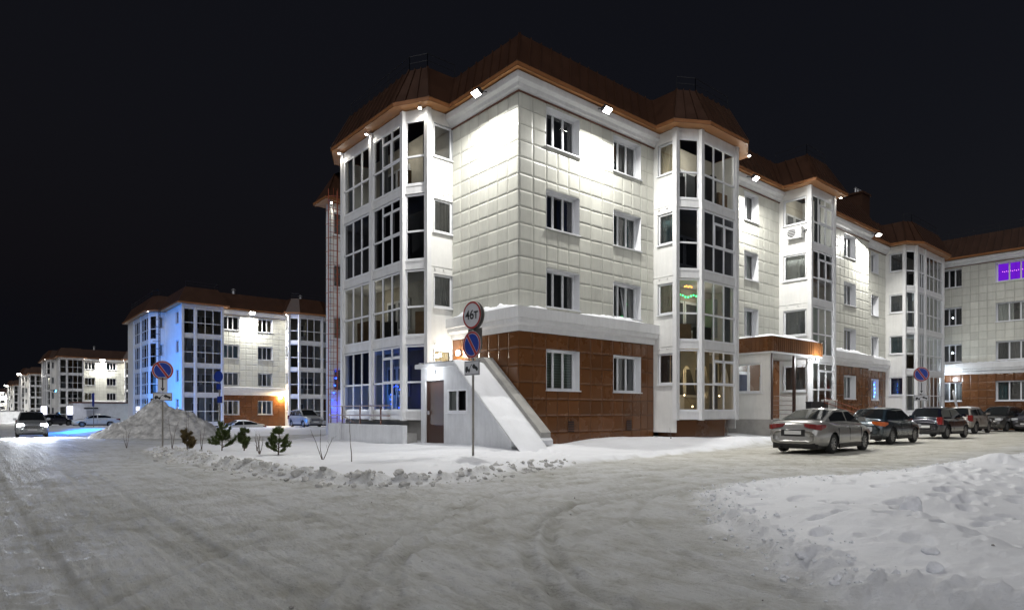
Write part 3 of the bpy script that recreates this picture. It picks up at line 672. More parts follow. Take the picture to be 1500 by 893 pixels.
def flood(pos, outdir, label, power, col=(1.0, 0.985, 0.94), size=0.42, down=1.5, lens='lamp_white', group='floodlights under the eaves'):
    th = thing('floodlight', label, 'floodlight', pos, group=None)
    o = Vector((*outdir, 0)).normalized(); d = (o + Vector((0, 0, -down))).normalized()
    q = d.to_track_quat('-Y', 'Z').to_matrix().to_4x4()
    mb = MB(); mb.M = q; mb.box(-size/2, 0.0, -size*0.32, size/2, 0.12, size*0.32); mb.box(-size/2 + .02, 0.12, -size*0.25, size/2 - .02, 0.17, size*0.25); mb.build('housing', 'metal_dark', th)
    mb = MB(); mb.M = q; mb.box(-size/2 + .03, -0.012, -size*0.28, size/2 - .03, -0.002, size*0.28); mb.build('lens', lens, th)
    mb = MB(); mb.tube(-d * 0.15, -d * 0.15 - o * 0.5 + Vector((0, 0, 0.12)), 0.02); mb.build('bracket', 'metal_dark', th)
    area('lamp', th, d * 0.06, d, power, col, size, size * 0.6)
    return th
# ---------------------------------------------------------------- main block
B = Block('apartment_building', 'nearest white tiled four-storey block with brown tiled ground floor at the snowy corner', (0, 0, 0), seed=5)
LB0, LB1, LBm = 4.10, 11.4, 7.66
outline = [(46.5, 18.0), (3, 18.0), (0.8, 18.0), (0.8, 17.7), (0.8, 17.35), (1.7, 17.35), (1.7, 12.2), (0, 12.2), (0, LB1), (-1.18, LB1), (-1.73, 10.44), (-1.73, 5.05), (-1.18, LB0), (0, LB0), (0, 0),
           (7.76, 0), (7.76, -1.16), (8.75, -1.74), (11.5, -1.74), (12.5, -1.16), (12.5, 0), (18.9, 0), (18.9, -1.72), (21.72, -1.72), (21.72, 0),
           (31.2, 0), (31.2, 0.7), (36.19, 0.7), (36.19, -0.55), (37.05, -1.05), (42.85, -1.05), (43.7, -0.55), (43.7, 0.7), (46.5, 0.7)]
B.tile_wall((0, LB0), (0, 0))
B.tile_wall((0, 0), (7.76, 0), [(1.34, 3.09), (5.10, 6.86)], wincfg={
    (1.34, 0): dict(cur='cur_mint', frac=(0.7, 0.7), blinds=True), (1.34, 1): dict(cur='cur_dark'), (1.34, 2): dict(cur='cur_navy'), (1.34, 3): dict(cur='cur_dark', frac=(0.9, 0.95)),
    (5.10, 0): dict(cur='cur_grey', frac=(0.6, 1.0)), (5.10, 1): dict(cur='cur_grey', tilt=1), (5.10, 2): dict(cur='cur_teal', frac=(0.8, .6)), (5.10, 3): dict(cur='cur_grey', frac=(0.6, 1.0))})
B.run([(0, LB0), (0, 0), (7.76, 0)])
B.snow_on_course((0, LB0), (0, 0), 0.2, 4.3, 0.16); B.snow_on_course((0, 0), (7.76, 0), 2.9, 6.9, 0.11); B.snow_on_course((0, 0), (7.76, 0), 0.3, 1.2, 0.07)
# end face: first loggia, ladder recess, second loggia beyond
B.panel_wall((-1.18, LB0), (0, LB0), cur=['cur_beige', 'cur_grey', 'cur_dark', None], zlow=0.5)
def int_left(ui, f):
    r = []
    if f == 3 and ui == 1: r = [('cur', 0.05, 0.38, 'cur_grey'), ('box', 0.7, 0.9, 'furn_wood', 0, 0.35)]
    if f == 3 and ui == 2: r = [('cur', 0.8, 1.0, 'cur_grey')]
    if f == 3 and ui == 0: r = [('cur', 0.0, 0.2, 'cur_grey')]
    if f == 2: r = [('cur', 0.0, 1.0, 'cur_dark')] if ui == 1 else []
    if f == 1: r = [('box', 0.1, 0.4, 'furn_dark', 0, 0.3)] if ui == 1 else [('box', 0.3, 0.9, 'furn_wood', 0, 0.38)]
    if f == 0: r = [('cur', 0.0, 1.0, 'cur_navy', 0.45, 1.0)] if ui == 0 else []
    return r
gl_left = lambda ui, f: 'glass_dark' if (f == 2 or (f == 0 and ui == 2)) else 'glass'
B.loggia([(-1.18, LB1), (-1.73, 10.44), (-1.73, LBm), (-1.73, 5.05), (-1.18, LB0)], [(1, 'hidden'), (3, 'plain'), (3, 'vent'), (1, 'plain')], back=[(0.0, LB1), (0.0, LB0)],
         interior=lambda ui, f: int_left(ui - 1, f), glass=lambda ui, f: gl_left(ui - 1, f))
B.panel_wall((0, LB1), (-1.18, LB1), floors=())
B.wall.M = Matrix.Identity(4)
B.wall.quad((1.7, 17.35, -1), (1.7, 12.2, -1), (1.7, 12.2, EAVE), (1.7, 17.35, EAVE), 3); B.wall.quad((0, 12.2, -1), (0, LB1, -1), (0, LB1, EAVE), (0, 12.2, EAVE), 3); B.wall.quad((1.7, 12.2, -1), (0, 12.2, -1), (0, 12.2, EAVE), (1.7, 12.2, EAVE), 3)
B.panel_wall((0.8, 17.35), (1.7, 17.35), cur=['cur_navy', 'cur_beige', 'cur_dark', 'cur_dark'], zlow=-0.5, win=(0.15, 0.85))
B.wall.quad((0.8, 18.0, -1), (0.8, 17.35, -1), (0.8, 17.35, EAVE), (0.8, 18.0, EAVE), 3); B.wall.quad((46.5, 18, -1), (0.8, 18, -1), (0.8, 18, EAVE), (46.5, 18, EAVE), 3)
# courtyard face: first loggia
B.panel_wall((7.76, 0), (7.76, -1.16), cur=['cur_dark', 'cur_beige', 'cur_teal', 'cur_beige'], zlow=0.5)
def int_b1(ui, f):
    if f == 0: return [('swag', 0.0, 1.0, 'cur_beige', 0.28, 0.98)] if ui == 0 else [('swag', 0.0, 0.3, 'cur_beige', 0.3, 1.0), ('swag', 0.62, 1.0, 'cur_beige', 0.3, 0.98), ('box', 0.34, 0.62, 'cur_grey', 0, 0.8)]
    if f == 1: return [('box', 0.1, 0.8, 'furn_wood', 0, 0.28)] if ui == 0 else [('box', 0.45, 0.62, 'cur_white', 0.1, 0.75), ('cur', 0.75, 1.0, 'cur_grey'), ('box', 0.05, 0.4, 'furn_dark', 0, 0.25)]
    if f == 2: return []
    return [('box', 0.1, 0.45, 'furn_dark', 0, 0.4)] if ui == 0 else [('box', 0.42, 0.58, 'furn_dark', 0.0, 0.55), ('box', 0.12, 0.25, 'furn_dark', 0, 0.5), ('box', 0.65, 0.95, 'furn_wood', 0, 0.3)]
B.loggia([(7.76, -1.16), (8.75, -1.74), (11.5, -1.74), (12.5, -1.16)], [(1, 'plain'), (3, 'vent2'), (1, 'hidden')], back=[(7.76, 0.0), (12.5, 0.0)], interior=int_b1, glass=lambda ui, f: 'glass_dark' if f == 2 else 'glass')
B.panel_wall((12.5, -1.16), (12.5, 0), floors=())
B.tile_wall((12.5, 0), (18.9, 0), [(2.75, 4.14)], brown=False, floors=(1, 2, 3), ncol=2, wincfg={(2.75, 3): dict(cur='cur_white', frac=(.5, 1)), (2.75, 2): dict(cur='cur_mint', frac=(1, .6)), (2.75, 1): dict(cur='cur_mint', frac=(1, .6))})
B.run([(12.5, 0), (18.9, 0)], course=False)
B.panel_wall((18.9, 0), (18.9, -1.72), win=(0.16, 0.88), cur=['cur_grey', 'cur_grey', 'cur_white', None], zlow=0.5, wz=(1.42, 2.8))
def int_b2(ui, f):
    return [('cur', 0.3, 0.6, 'cur_grey')] if f == 3 else ([('box', 0.0, 0.9, 'furn_wood', 0, 0.4), ('cur', 0.0, 0.3, 'cur_beige')] if f == 2 else [('cur', 0.0, 0.45, 'cur_mint'), ('box', 0.5, 0.9, 'furn_dark', 0, 0.35)])
B.loggia([(18.9, -1.72), (21.72, -1.72)], [(3, 'vent')], back=[(18.9, 0.0), (21.72, 0.0)], interior=int_b2)
B.panel_wall((21.72, -1.72), (21.72, 0), floors=())
B.tile_wall((21.72, 0), (31.2, 0), [(5.56, 7.34)], wincfg={(5.56, 3): dict(cur='cur_mint', frac=(.6, 1)), (5.56, 0): dict(cur='cur_mint', frac=(.6, 1))})
B.run([(21.72, 0), (31.2, 0)]); B.snow_on_course((21.72, 0), (31.2, 0), 0.3, 9.0, 0.18)
B.wall.M = Matrix.Identity(4); B.wall.quad((31.2, 0, -1), (31.2, .7, -1), (31.2, .7, EAVE), (31.2, 0, EAVE), 3)
B.tile_wall((31.2, 0.7), (36.19, 0.7), [(2.35, 3.6)], ncol=2, wincfg={(2.35, 0): dict(cur='cur_white')})
B.run([(31.2, 0.7), (36.19, 0.7)]); B.snow_on_course((31.2, .7), (36.19, .7), 0.1, 4.8, 0.15)
B.panel_wall((36.19, 0.7), (36.19, -0.55), cur=['cur_navy', 'cur_teal', 'cur_dark', 'cur_dark'], zlow=0.3)
def int_b3(ui, f):
    return [('cur', 0.0, 0.8, 'cur_white')] if (f == 2 and ui == 2) else [('box', 0.1, 0.6, 'furn_dark', 0, 0.4)] if f % 2 else [('cur', 0.5, 1.0, 'cur_grey')]
B.loggia([(36.19, -0.55), (37.05, -1.05), (38.8, -1.05), (42.85, -1.05), (43.7, -0.55)], [(1, 'plain'), (3, 'plain'), (4, 'plain'), (1, 'hidden')], back=[(36.19, 0.7), (43.7, 0.7)], interior=int_b3)
B.panel_wall((43.7, -0.55), (43.7, 0.7), floors=())
B.wall.quad((43.7, .7, -1), (46.5, .7, -1), (46.5, .7, EAVE), (43.7, .7, EAVE), 3)
B.roof(outline, seams=[4, 9, 10, 11, 12, 13, 14, 15, 16, 17, 20, 21, 22, 24, 26, 27, 28, 29], rail=[11, 12, 10, 16, 17, 21, 22, 28, 29])
# plinth under the loggias
for pts in ([(-1.0, LB1), (-1.4, 10.3), (-1.4, 5.2), (-1.0, 4.5), (0.0, 4.5), (0.0, LB1)], [(8.1, 0.0), (8.1, -0.9), (9.0, -1.3), (11.3, -1.3), (12.2, -0.9), (12.2, 0.0)], [(19.1, 0), (19.1, -1.4), (21.5, -1.4), (21.5, 0)], [(36.4, .7), (36.4, -.3), (37.2, -.7), (42.6, -.7), (43.4, -.3), (43.4, .7)]):
    mb = MB(); mb.prism(pts, -1.0, ZB[0] - 0.03); mb.build('plinth', 'tile_brown' if pts[0][0] > 0 else 'concrete_grey', B.root)
# small basement vents in the brown wall
for x in (2.45, 5.9):
    mb = MB(); mb.box(x, -0.05, 0.62, x + 0.32, -0.038, 1.02, 0)
    for k in range(4): mb.box(x, -0.06, 0.66 + 0.09 * k, x + 0.32, -0.05, 0.69 + 0.09 * k, 1)
    mb.build('basement_vent', ['trim_black', 'rail_brown'], B.root)
# roof stacks
mb = MB(); mb.box(38.0, 3.0, 15.0, 39.5, 4.2, 18.4); mb.box(37.9, 2.9, 18.4, 39.6, 4.3, 18.55); ch = mb.build('chimney', 'roof_brown', B.root)
for k in range(3):
    mb = MB(); mb.tube((38.3 + 0.45 * k, 3.6, 18.5), (38.3 + 0.45 * k, 3.6, 18.95), 0.08, n=8); mb.tube((38.3 + 0.45 * k, 3.6, 18.96), (38.3 + 0.45 * k, 3.6, 19.06), 0.14, 0.02, n=8); mb.build('flue', 'metal_light', ch)
# caged fire ladder in the recess
lad = MB(); lx0, lx1, ly = 0.05, 0.55, 16.0
lad.tube((lx0, ly, 0.4), (lx0, ly, 13.6), 0.028, n=5); lad.tube((lx1, ly, 0.4), (lx1, ly, 13.6), 0.028, n=5)
lo = lad.build('fire_ladder', 'rust_red', B.root)
z = 0.7
while z < 13.4:
    mb = MB(); mb.tube((lx0, ly, z), (lx1, ly, z), 0.014, n=4); mb.build('rung', 'rust_red', lo); z += 0.33
z = 2.6
while z < 13.4:
    mb = MB(); pr = None
    for k in range(9):
        a = math.pi * k / 8; p = (0.30 - 0.42 * math.cos(a), ly - 0.62 * math.sin(a), z)
        if pr: mb.tube(pr, p, 0.014, n=4)
        pr = p
    mb.build('cage_hoop', 'rust_red', lo); z += 0.75
for a in (0.5, 1.05, 1.57, 2.1, 2.65):
    mb = MB(); mb.tube((0.30 - 0.43 * math.cos(a), ly - 0.63 * math.sin(a), 2.5), (0.30 - 0.43 * math.cos(a), ly - 0.63 * math.sin(a), 13.5), 0.011, n=4); mb.build('cage_bar', 'rust_red', lo)
for z in (3.0, 6.0, 9.0, 12.0):
    mb = MB(); mb.tube((lx1, ly, z), (1.7, ly, z), 0.02, n=4); mb.build('stay', 'rust_red', lo)
B.finish([(2.6, 13.2), (2.6, 17.5), (45, 17.5), (45, 2.0), (31, 2.0), (31, 0.9), (0.9, 0.9), (0.9, 13.2)])
# ---------------------------------------------------------------- wing on the right
W = Block('apartment_building', 'farther wing crossing the right edge with the purple lit top-floor window', (44.6, 0, 0), seed=9)
wo = [(0, 6), (0, -16), (12, -16), (12, 6)]
def wy(b): return 6 - b
W.tile_wall((0, 6), (0, -16), [(6.66 - .2, 7.86), (10.05, 12.3), (14.5, 16.2)], ncol=3, wincfg={
    (10.05, 3): dict(cur='cur_glow_purple', frac=(1, 1)), (10.05, 2): dict(cur='cur_white'), (10.05, 1): dict(cur='cur_dark'), (10.05, 0): dict(cur='cur_teal'),
    (6.46, 0): dict(cur='cur_grey'), (6.46, 1): dict(cur='cur_grey'), (6.46, 2): dict(cur='cur_dark'), (6.46, 3): dict(cur='cur_dark')})
W.run([(0, 6), (0, -16)]); W.snow_on_course((0, 6), (0, -16), 6.0, 15.0, 0.08)
W.roof(wo, seams=[0], rail=[0])
mb = MB(); W.wall.M = Matrix.Identity(4); W.wall.quad((0, -16, -1), (12, -16, -1), (12, -16, EAVE), (0, -16, EAVE), 3)
W.finish([(1.1, 5.5), (1.1, -15.5), (11, -15.5), (11, 5.5)])
# ---------------------------------------------------------------- blocks along the street behind
def far_block(label, org, seed, detail, glassn='glass_far', wallwins=((0.35, 2.05), (4.0, 5.6)), blue=False):
    K = Block('apartment_building', label, org, seed=seed, tiles='join'); rr = K.rng
    ol = [(22, 20), (-1.3, 20), (-1.3, 7.6), (-0.75, 6.4), (0, 6.4), (0, -1.2), (3.8, -1.2), (3.8, 0), (10.8, 0), (10.8, -1.16), (11.75, -1.74), (14.4, -1.74), (15.3, -1.16), (15.3, 0), (22, 0)]
    def intr(ui, f): return [(rr.choice(['cur', 'box']), rr.uniform(0, .4), rr.uniform(.5, 1), rr.choice(['cur_grey', 'cur_beige', 'cur_white', 'furn_wood', 'furn_dark']), 0, rr.choice([0.35, 0.5, 1.0]))] if rr.random() < 0.8 else []
    K.loggia([(-1.3, 16), (-1.3, 12), (-1.3, 7.6), (-0.75, 6.4)], [(3, 'plain'), (3, 'plain'), (1, 'plain')], back=[(0.0, 16), (0.0, 6.4)], interior=intr, glass=lambda u, f: glassn)
    K.panel_wall((-0.75, 6.4), (0, 6.4), win=(0.2, 0.8)); K.panel_wall((0, 6.4), (0, 2.6), floors=()); K.panel_wall((0, 2.6), (0, -1.2), win=(.30, .62))
    K.loggia([(0, -1.2), (1.2, -1.2), (3.8, -1.2)], [(1, 'plain'), (3, 'plain')], back=[(0.0, 0.0), (3.8, 0.0)], interior=intr, glass=lambda u, f: glassn)
    K.panel_wall((3.8, -1.2), (3.8, 0), floors=())
    K.tile_wall((3.8, 0), (10.8, 0), list(wallwins)); K.run([(3.8, 0), (10.8, 0)])
    K.panel_wall((10.8, 0), (10.8, -1.16))
    K.loggia([(10.8, -1.16), (11.75, -1.74), (14.4, -1.74), (15.3, -1.16)], [(1, 'plain'), (3, 'plain'), (1, 'plain')], back=[(10.8, 0.0), (15.3, 0.0)], interior=intr, glass=lambda u, f: glassn)
    if detail: K.cut_wall(); K.tile_wall((15.3, 0), (22, 0), [(1.0, 2.6)]); K.run([(15.3, 0), (22, 0)])
    else: K.wall.M = Matrix.Identity(4); K.wall.quad((15.3, 0, -1), (22, 0, -1), (22, 0, EAVE), (15.3, 0, EAVE), 3)
    K.wall.M = Matrix.Identity(4); K.wall.quad((-1.3, 20, -1), (-1.3, 16, -1), (-1.3, 16, EAVE), (-1.3, 20, EAVE), 3)
    K.roof(ol, rail=[1, 2, 5, 6, 9, 10] if detail else [])
    for (x, y) in ((6.0, 2.5), (13.2, 1.6)):
        mb = MB(); mb.tube((x, y, RTOP - .1), (x, y, RTOP + 0.75), 0.16, n=8); mb.tube((x, y, RTOP + 0.78), (x, y, RTOP + 0.95), 0.28, 0.05, n=8); mb.build('vent_pipe', 'metal_light', K.root)
    if detail:
        lm = MB(); lm.tube((-.75, 5.0, 1), (-.75, 5.0, 13.6), .035, n=5); lm.tube((-.75, 5.6, 1), (-.75, 5.6, 13.6), .035, n=5); l2 = lm.build('fire_ladder', 'metal_dark', K.root); z = 1.3
        while z < 13.4:
            lm = MB(); lm.tube((-.75, 5.0, z), (-.75, 5.6, z), .02, n=4); lm.build('rung', 'metal_dark', l2); z += .35
        for k in range(14): lm = MB(); zz = 3 + .78 * k; lm.tube((-.75, 5.0, zz), (-1.35, 5.05, zz), .02, n=4); lm.tube((-1.35, 5.05, zz), (-1.35, 5.55, zz), .02, n=4); lm.tube((-1.35, 5.55, zz), (-.75, 5.6, zz), .02, n=4); lm.build('cage_hoop', 'metal_dark', l2)
    K.finish([(1, 1), (21, 1), (21, 19), (1, 19)])
    return K
BL = [((1.2, 54, -1.15), 1, 'white block beyond the snow heap with its left end lit blue'), ((-2.3, 131, -1.7), 0, 'grey-lit block standing behind the long white low wall'),
      ((-3.4, 191, -2.2), 0, 'third block down the street, with bright white loggia corners'), ((-3.5, 270, -2.7), 0, 'fourth block down the street, pale and second from the left edge'),
      ((-9.0, 364, -3.1), 0, 'farthest and leftmost pale block at the end of the street')]
for i, (org, dt, lb) in enumerate(BL): far_block(lb, org, 20 + i, dt)
# ---------------------------------------------------------------- floodlights and lamps
flood((-0.85, 1.40, 12.98), (-1, 0.0), 'floodlight under the eave on the blank end wall of the near block', 700, size=0.40)
flood((3.79, -0.85, 12.98), (0, -1), 'floodlight under the eave between the two window columns of the near block', 700, size=0.40)
flood((14.9, -0.85, 12.98), (0, -1), 'floodlight under the eave above the porch, between two loggias', 800, size=0.40)
flood((30.6, -0.85, 12.98), (-0.3, -1), 'floodlight under the eave below the chimney', 950, size=0.40)
flood((1.2 + 7.0, 54 - 0.6, 12.0), (0, -1), 'floodlight under the eave of the block with the blue lit end', 1000, size=0.6)
flood((-2.3 + 7.0, 131 - 0.6, 11.4), (0, -1), 'floodlight under the eave of the block behind the white low wall', 1500, size=0.9)
flood((-3.4 - 2.2, 191 - 1.0, 10.9), (-.5, -1), 'floodlight on the corner of the third block down the street', 2600, size=0.9)
flood((-3.5 - 2.2, 270 - 1.0, 10.4), (-.5, -1), 'floodlight on the corner of the fourth block down the street', 2600, size=1.0)
flood((-9.0 - 2.2 + 7, 364 - 1.0, 10.0), (0, -1), 'floodlight on the farthest block at the end of the street', 3500, size=1.2)
def downlight(x, y, label, power=22, z=13.30, col=(1.0, 0.93, 0.80), d=(0, 0, -1)):
    th = thing('downlight', label, 'downlight', (x, y, z))
    mb = MB(); mb.disc((0, 0, -0.06), 0.075, 0.06, 14, axis='z'); mb.build('housing', 'metal_light', th)
    mb = MB(); mb.disc((0, 0, -0.072), 0.06, 0.01, 14, axis='z'); mb.build('lens', 'lamp_white', th)
    spot('lamp', th, (0, 0, -0.1), d, power, col, ang=140)
downlight(-1.52, 4.15, 'small downlight in the soffit over the right corner of the end loggia', 30)
downlight(-2.0, LBm, 'small downlight in the soffit at the middle post of the end loggia', 30)
downlight(-2.0, 10.3, 'small downlight in the soffit at the far post of the end loggia', 30)
downlight(0.7, 17.05, 'small downlight in the soffit behind the fire ladder', 20)
downlight(12.65, -1.75, 'small downlight in the soffit tip of the first courtyard loggia', 10)
downlight(21.95, -2.0, 'small downlight in the soffit tip of the rectangular loggia', 12)
for i, (ox, oy, oz) in enumerate([b[0] for b in BL]):
    nm = ['blue lit block', 'block behind the white low wall', 'third street block', 'fourth street block', 'farthest street block'][i]
    for (x, y, w) in ((3.95, -0.9, 'between front loggia and windows'), (10.55, -1.0, 'right of the windows'), (-1.7, 6.1, 'on the street corner')):
        downlight(ox + x, oy + y, 'small soffit downlight %s of the %s' % (w, nm), (25 if x < 0 else 70) if i < 2 else 420, z=oz + 13.30)
# blue festive light: a floodlight on a stake plus LED strips inside the ground-floor loggias
def wall_lamp(loc, n, label, power, col=(1, .97, .9), lens='lamp_white', r=0.10):
    th = thing('wall_lamp', label, 'lamp', loc); n = Vector((*n, 0)).normalized()
    mb = MB(); mb.M = n.to_track_quat('-Y', 'Z').to_matrix().to_4x4(); mb.box(-0.09, 0.02, -0.10, 0.09, 0.10, 0.10); mb.build('housing', 'metal_light', th)
    mb = MB(); mb.M = n.to_track_quat('-Y', 'Z').to_matrix().to_4x4(); mb.box(-0.075, -0.03, -0.085, 0.075, 0.018, 0.085); mb.build('lens', lens, th)
    point('lamp', th, n * 0.16 + Vector((0, 0, -0.05)), power, col, r)
wall_lamp((-0.13, 3.55, 3.72), (-1, -0.1), 'lit lamp on the brown wall above the basement entrance roof', 42, (1.0, 0.92, 0.78))
wall_lamp((-1.80, 2.82, 2.82), (-1, 0), 'lit lamp over the dark basement door', 26, (0.95, 0.98, 1.0), 'lamp_cool')
wall_lamp((18.05, -2.48, 4.02), (0, -1), 'lit lamp under the brown porch canopy', 240, (0.95, 0.98, 1.0), 'lamp_cool')
wall_lamp((1.2 + 10.3, 53.82, 2.95), (0, -1), 'warm lamp on the brown base of the blue lit block', 420, (1.0, 0.72, 0.36), 'lamp_warm')
wall_lamp((43.4, -0.95, 4.0), (0.2, -1), 'cool lit lamp at the far loggia corner by the wing', 90, (0.8, 0.9, 1.0), 'lamp_cool')
point('loggia_glow', B.root, (-0.7, 6.3, 2.1), 6, (0.02, 0.06, 1.0)); point('loggia_glow', B.root, (-0.7, 9.0, 2.3), 11, (0.03, 0.22, 0.9))
point('loggia_glow', B.root, (9.6, -0.8, 3.3), 16, (1.0, 0.70, 0.32)); point('loggia_glow', B.root, (10.2, -0.8, 6.2), 14, (1.0, 0.9, 0.7)); point('loggia_glow', B.root, (10.0, -0.9, 12.7), 30, (1.0, 0.95, 0.85))
point('loggia_glow', B.root, (-0.8, 9.2, 6.3), 7, (1.0, 0.9, 0.7)); point('loggia_glow', B.root, (-0.8, 7.0, 12.5), 16, (1.0, 0.92, 0.8)); point('loggia_glow', B.root, (20.3, -0.9, 12.6), 18, (1, .95, .85)); point('loggia_glow', B.root, (20.3, -0.9, 6.4), 5, (1, .95, .85))
point('loggia_glow', B.root, (40.5, 0, 6.4), 9, (.8, .9, 1)); point('loggia_glow', B.root, (40.5, 0, 9.4), 12, (.8, .9, 1)); point('loggia_glow', B.root, (37.6, 0, 3.4), 8, (1, .9, .7))
point('loggia_glow', B.root, (1.1, 17.0, 1.6), 16, (0.02, 0.05, 1.0))
def garland(label, pts, mats, r=0.022):
    th = thing('light_garland', label, 'string lights', pts[0])
    p0 = Vector(pts[0]); mb = MB()
    for a, b in zip(pts, pts[1:]): mb.tube(Vector(a) - p0, Vector(b) - p0, 0.004, n=4)
    mb.build('cord', 'trim_black', th)
    for k, p in enumerate(pts):
        mb = MB(); q = Vector(p) - p0; mb.disc(q + Vector((0, 0, -r)), r, 2 * r, 8, axis='z'); mb.build('bulb', mats[k % len(mats)], th)
garland('green bulbs hanging across the second-floor courtyard loggia', [(7.98 + 0.11 * k, -1.08 - 0.06 * k, 6.30 + 0.05 * math.sin(k * 1.3)) for k in range(9)], ['led_green'], 0.028)
garland('orange bulbs above the green ones in the second-floor loggia', [(8.35 + 0.08 * k, -1.2 - 0.03 * k, 6.72 + 0.03 * (k % 2)) for k in range(5)], ['led_orange'], 0.024)
garland('warm bulbs low in the ground-floor courtyard loggia', [(8.0 + 0.42 * k, -1.05 - (0.2 if k > 1 else 0.08 * k), 1.85 + 0.28 * math.sin(k * 2.1)) for k in range(8)], ['lamp_warm'], 0.022)
ring = [(-1.5, 6.05 + 0.42 * math.sin(a), 1.95 + 0.5 * math.cos(a)) for a in [k * 0.42 for k in range(16)]]
garland('blue ring of lights in the ground-floor end loggia', ring, ['led_blue'], 0.02)
garland('blue light drops inside the far loggia behind the ladder', [(0.75 + 0.07 * k, 17.30, 1.2 + 0.42 * k) for k in range(7)], ['led_blue'], 0.035)
garland('white and blue bulbs in the windows behind the parked cars', [(34.0 + 0.06 * (k % 3), 0.66, 2.45 + 0.14 * k) for k in range(8)], ['led_cyan', 'led_blue'], 0.03)
garland('pink strip glowing in the purple top-floor window of the wing', [(44.93, -4.4 - 0.12 * k, 12.0 - 0.03 * (k % 2)) for k in range(16)], ['led_pink'], 0.02)
# ---------------------------------------------------------------- basement entrance leaning on the end wall
T = thing('basement_entrance', 'white sloped-roof basement entrance with snow on its slope beside the road sign', 'entrance', (0, 0, 0))
FA, BA = -1.72, -0.05
mb = MB(); side = [(3.75, -0.3), (-1.62, -0.3), (-1.62, 0.42), (1.45, 3.02), (3.75, 3.02)]

# front wall built round door and window openings
def fq(y0, y1, z0, z1): mb.quad((FA, y1, z0), (FA, y0, z0), (FA, y0, z1), (FA, y1, z1))
fq(3.45, 3.75, -.3, 3.02); fq(2.20, 3.45, 2.55, 3.02); fq(1.45, 2.20, 2.19, 3.02); fq(1.95, 2.20, -.3, 2.19); fq(0.75, 1.95, -.3, 1.36); mb.poly([(FA, 1.45, 2.19), (FA, 0.75, 2.19), (FA, 0.75, 0.42 + 2.37 * 2.60 / 3.07), (FA, 1.45, 3.02)])
mb.poly([(FA, 0.75, -.3), (FA, -1.62, -.3), (FA, -1.62, .42), (FA, 0.75, 0.42 + 2.37 * 2.60 / 3.07)])
mb.quad((BA, 3.75, -.3), (FA, 3.75, -.3), (FA, 3.75, 3.02), (BA, 3.75, 3.02)); mb.quad((FA, -1.62, -.3), (BA, -1.62, -.3), (BA, -1.62, .42), (FA, -1.62, .42))
for (y0, y1, z0, z1) in ((2.20, 3.45, -.3, 2.55), (0.75, 1.95, 1.36, 2.19)):
    mb.quad((FA, y0, z0), (FA + .2, y0, z0), (FA + .2, y0, z1), (FA, y0, z1)); mb.quad((FA, y1, z0), (FA, y1, z1), (FA + .2, y1, z1), (FA + .2, y1, z0)); mb.quad((FA, y0, z1), (FA + .2, y0, z1), (FA + .2, y1, z1), (FA, y1, z1)); mb.quad((FA, y0, z0), (FA, y1, z0), (FA + .2, y1, z0), (FA + .2, y0, z0))
mb.build('wall', 'concrete_white', T)
mb = MB(); mb.box(FA + .08, 2.20, -0.2, FA + .13, 3.45, 2.55); mb.box(FA + .06, 2.20, -0.2, FA + .08, 2.26, 2.55); mb.box(FA + .06, 3.39, -0.2, FA + .08, 3.45, 2.55); mb.box(FA + .06, 2.26, 2.49, FA + .08, 3.39, 2.55); dr = mb.build('door', 'door_brown', T)
mb = MB(); mb.box(FA + .02, 3.26, 1.28, FA + .08, 3.32, 1.42); mb.build('handle', 'metal_light', dr)
w0, w1, v0, v1 = 0.75, 1.95, 1.36, 2.19; mb = MB()
mb.box(FA - .015, w0, v0, FA + .05, w0 + .07, v1); mb.box(FA - .015, w1 - .07, v0, FA + .05, w1, v1); mb.box(FA - .015, w0 + .07, v0, FA + .05, w1 - .07, v0 + .07); mb.box(FA - .015, w0 + .07, v1 - .07, FA + .05, w1 - .07, v1); mb.box(FA - .015, 1.32, v0 + .07, FA + .045, 1.38, v1 - .07); mb.box(FA - .07, w0 - .05, v0 - .05, FA - .016, w1 + .05, v0 - .005); wf = mb.build('window', 'frame_white', T)
for (ya, yb) in ((w0 + .07, 1.32), (1.38, w1 - .07)): mb = MB(); mb.quad((FA + .02, yb, v0 + .07), (FA + .02, ya, v0 + .07), (FA + .02, ya, v1 - .07), (FA + .02, yb, v1 - .07)); mb.build('pane', 'glass', wf)
mb = MB(); curtain(mb, 0, 0.45, v0, v1, 0); o = mb.build('curtain', 'cur_white', wf); o.location = (FA + .14, w1 - .02, 0); o.rotation_euler = (0, 0, -math.pi / 2)
mb = MB(); mb.box(FA + .35, w0 - .1, v0 - .2, FA + .38, w1 + .1, v1 + .2); mb.build('inner_back', 'cur_dark', wf)
# roof: flat slab, sloped slab, raised kerb by the wall
mb = MB(); th_ = 0.16
prof = [(3.95, 3.02), (1.42, 3.02), (-1.80, 0.28)]
for k in range(2):
    (ya, za), (yb, zb) = prof[k], prof[k+1]
    mb.add([(FA - .16, ya, za), (BA, ya, za), (BA, yb, zb), (FA - .16, yb, zb), (FA - .16, ya, za + th_), (BA, ya, za + th_), (BA, yb, zb + th_), (FA - .16, yb, zb + th_)], [(0,3,2,1),(4,5,6,7),(0,1,5,4),(1,2,6,5),(2,3,7,6),(3,0,4,7)])
mb.build('roof', 'concrete_white', T)
mb = MB(); pk = [(1.9, 3.19), (1.42, 3.19), (-1.70, 0.50)]
for k in range(2):
    (ya, za), (yb, zb) = pk[k], pk[k+1]
    for (xa, xb, h) in ((-0.50, -0.06, 0.20),):
        mb.add([(xa, ya, za), (xb, ya, za), (xb, yb, zb), (xa, yb, zb), (xa, ya, za + h), (xb, ya, za + h), (xb, yb, zb + h), (xa, yb, zb + h)], [(0,3,2,1),(4,5,6,7),(0,1,5,4),(1,2,6,5),(2,3,7,6),(3,0,4,7)])
mb.build('roof_kerb', 'concrete_grey', T)
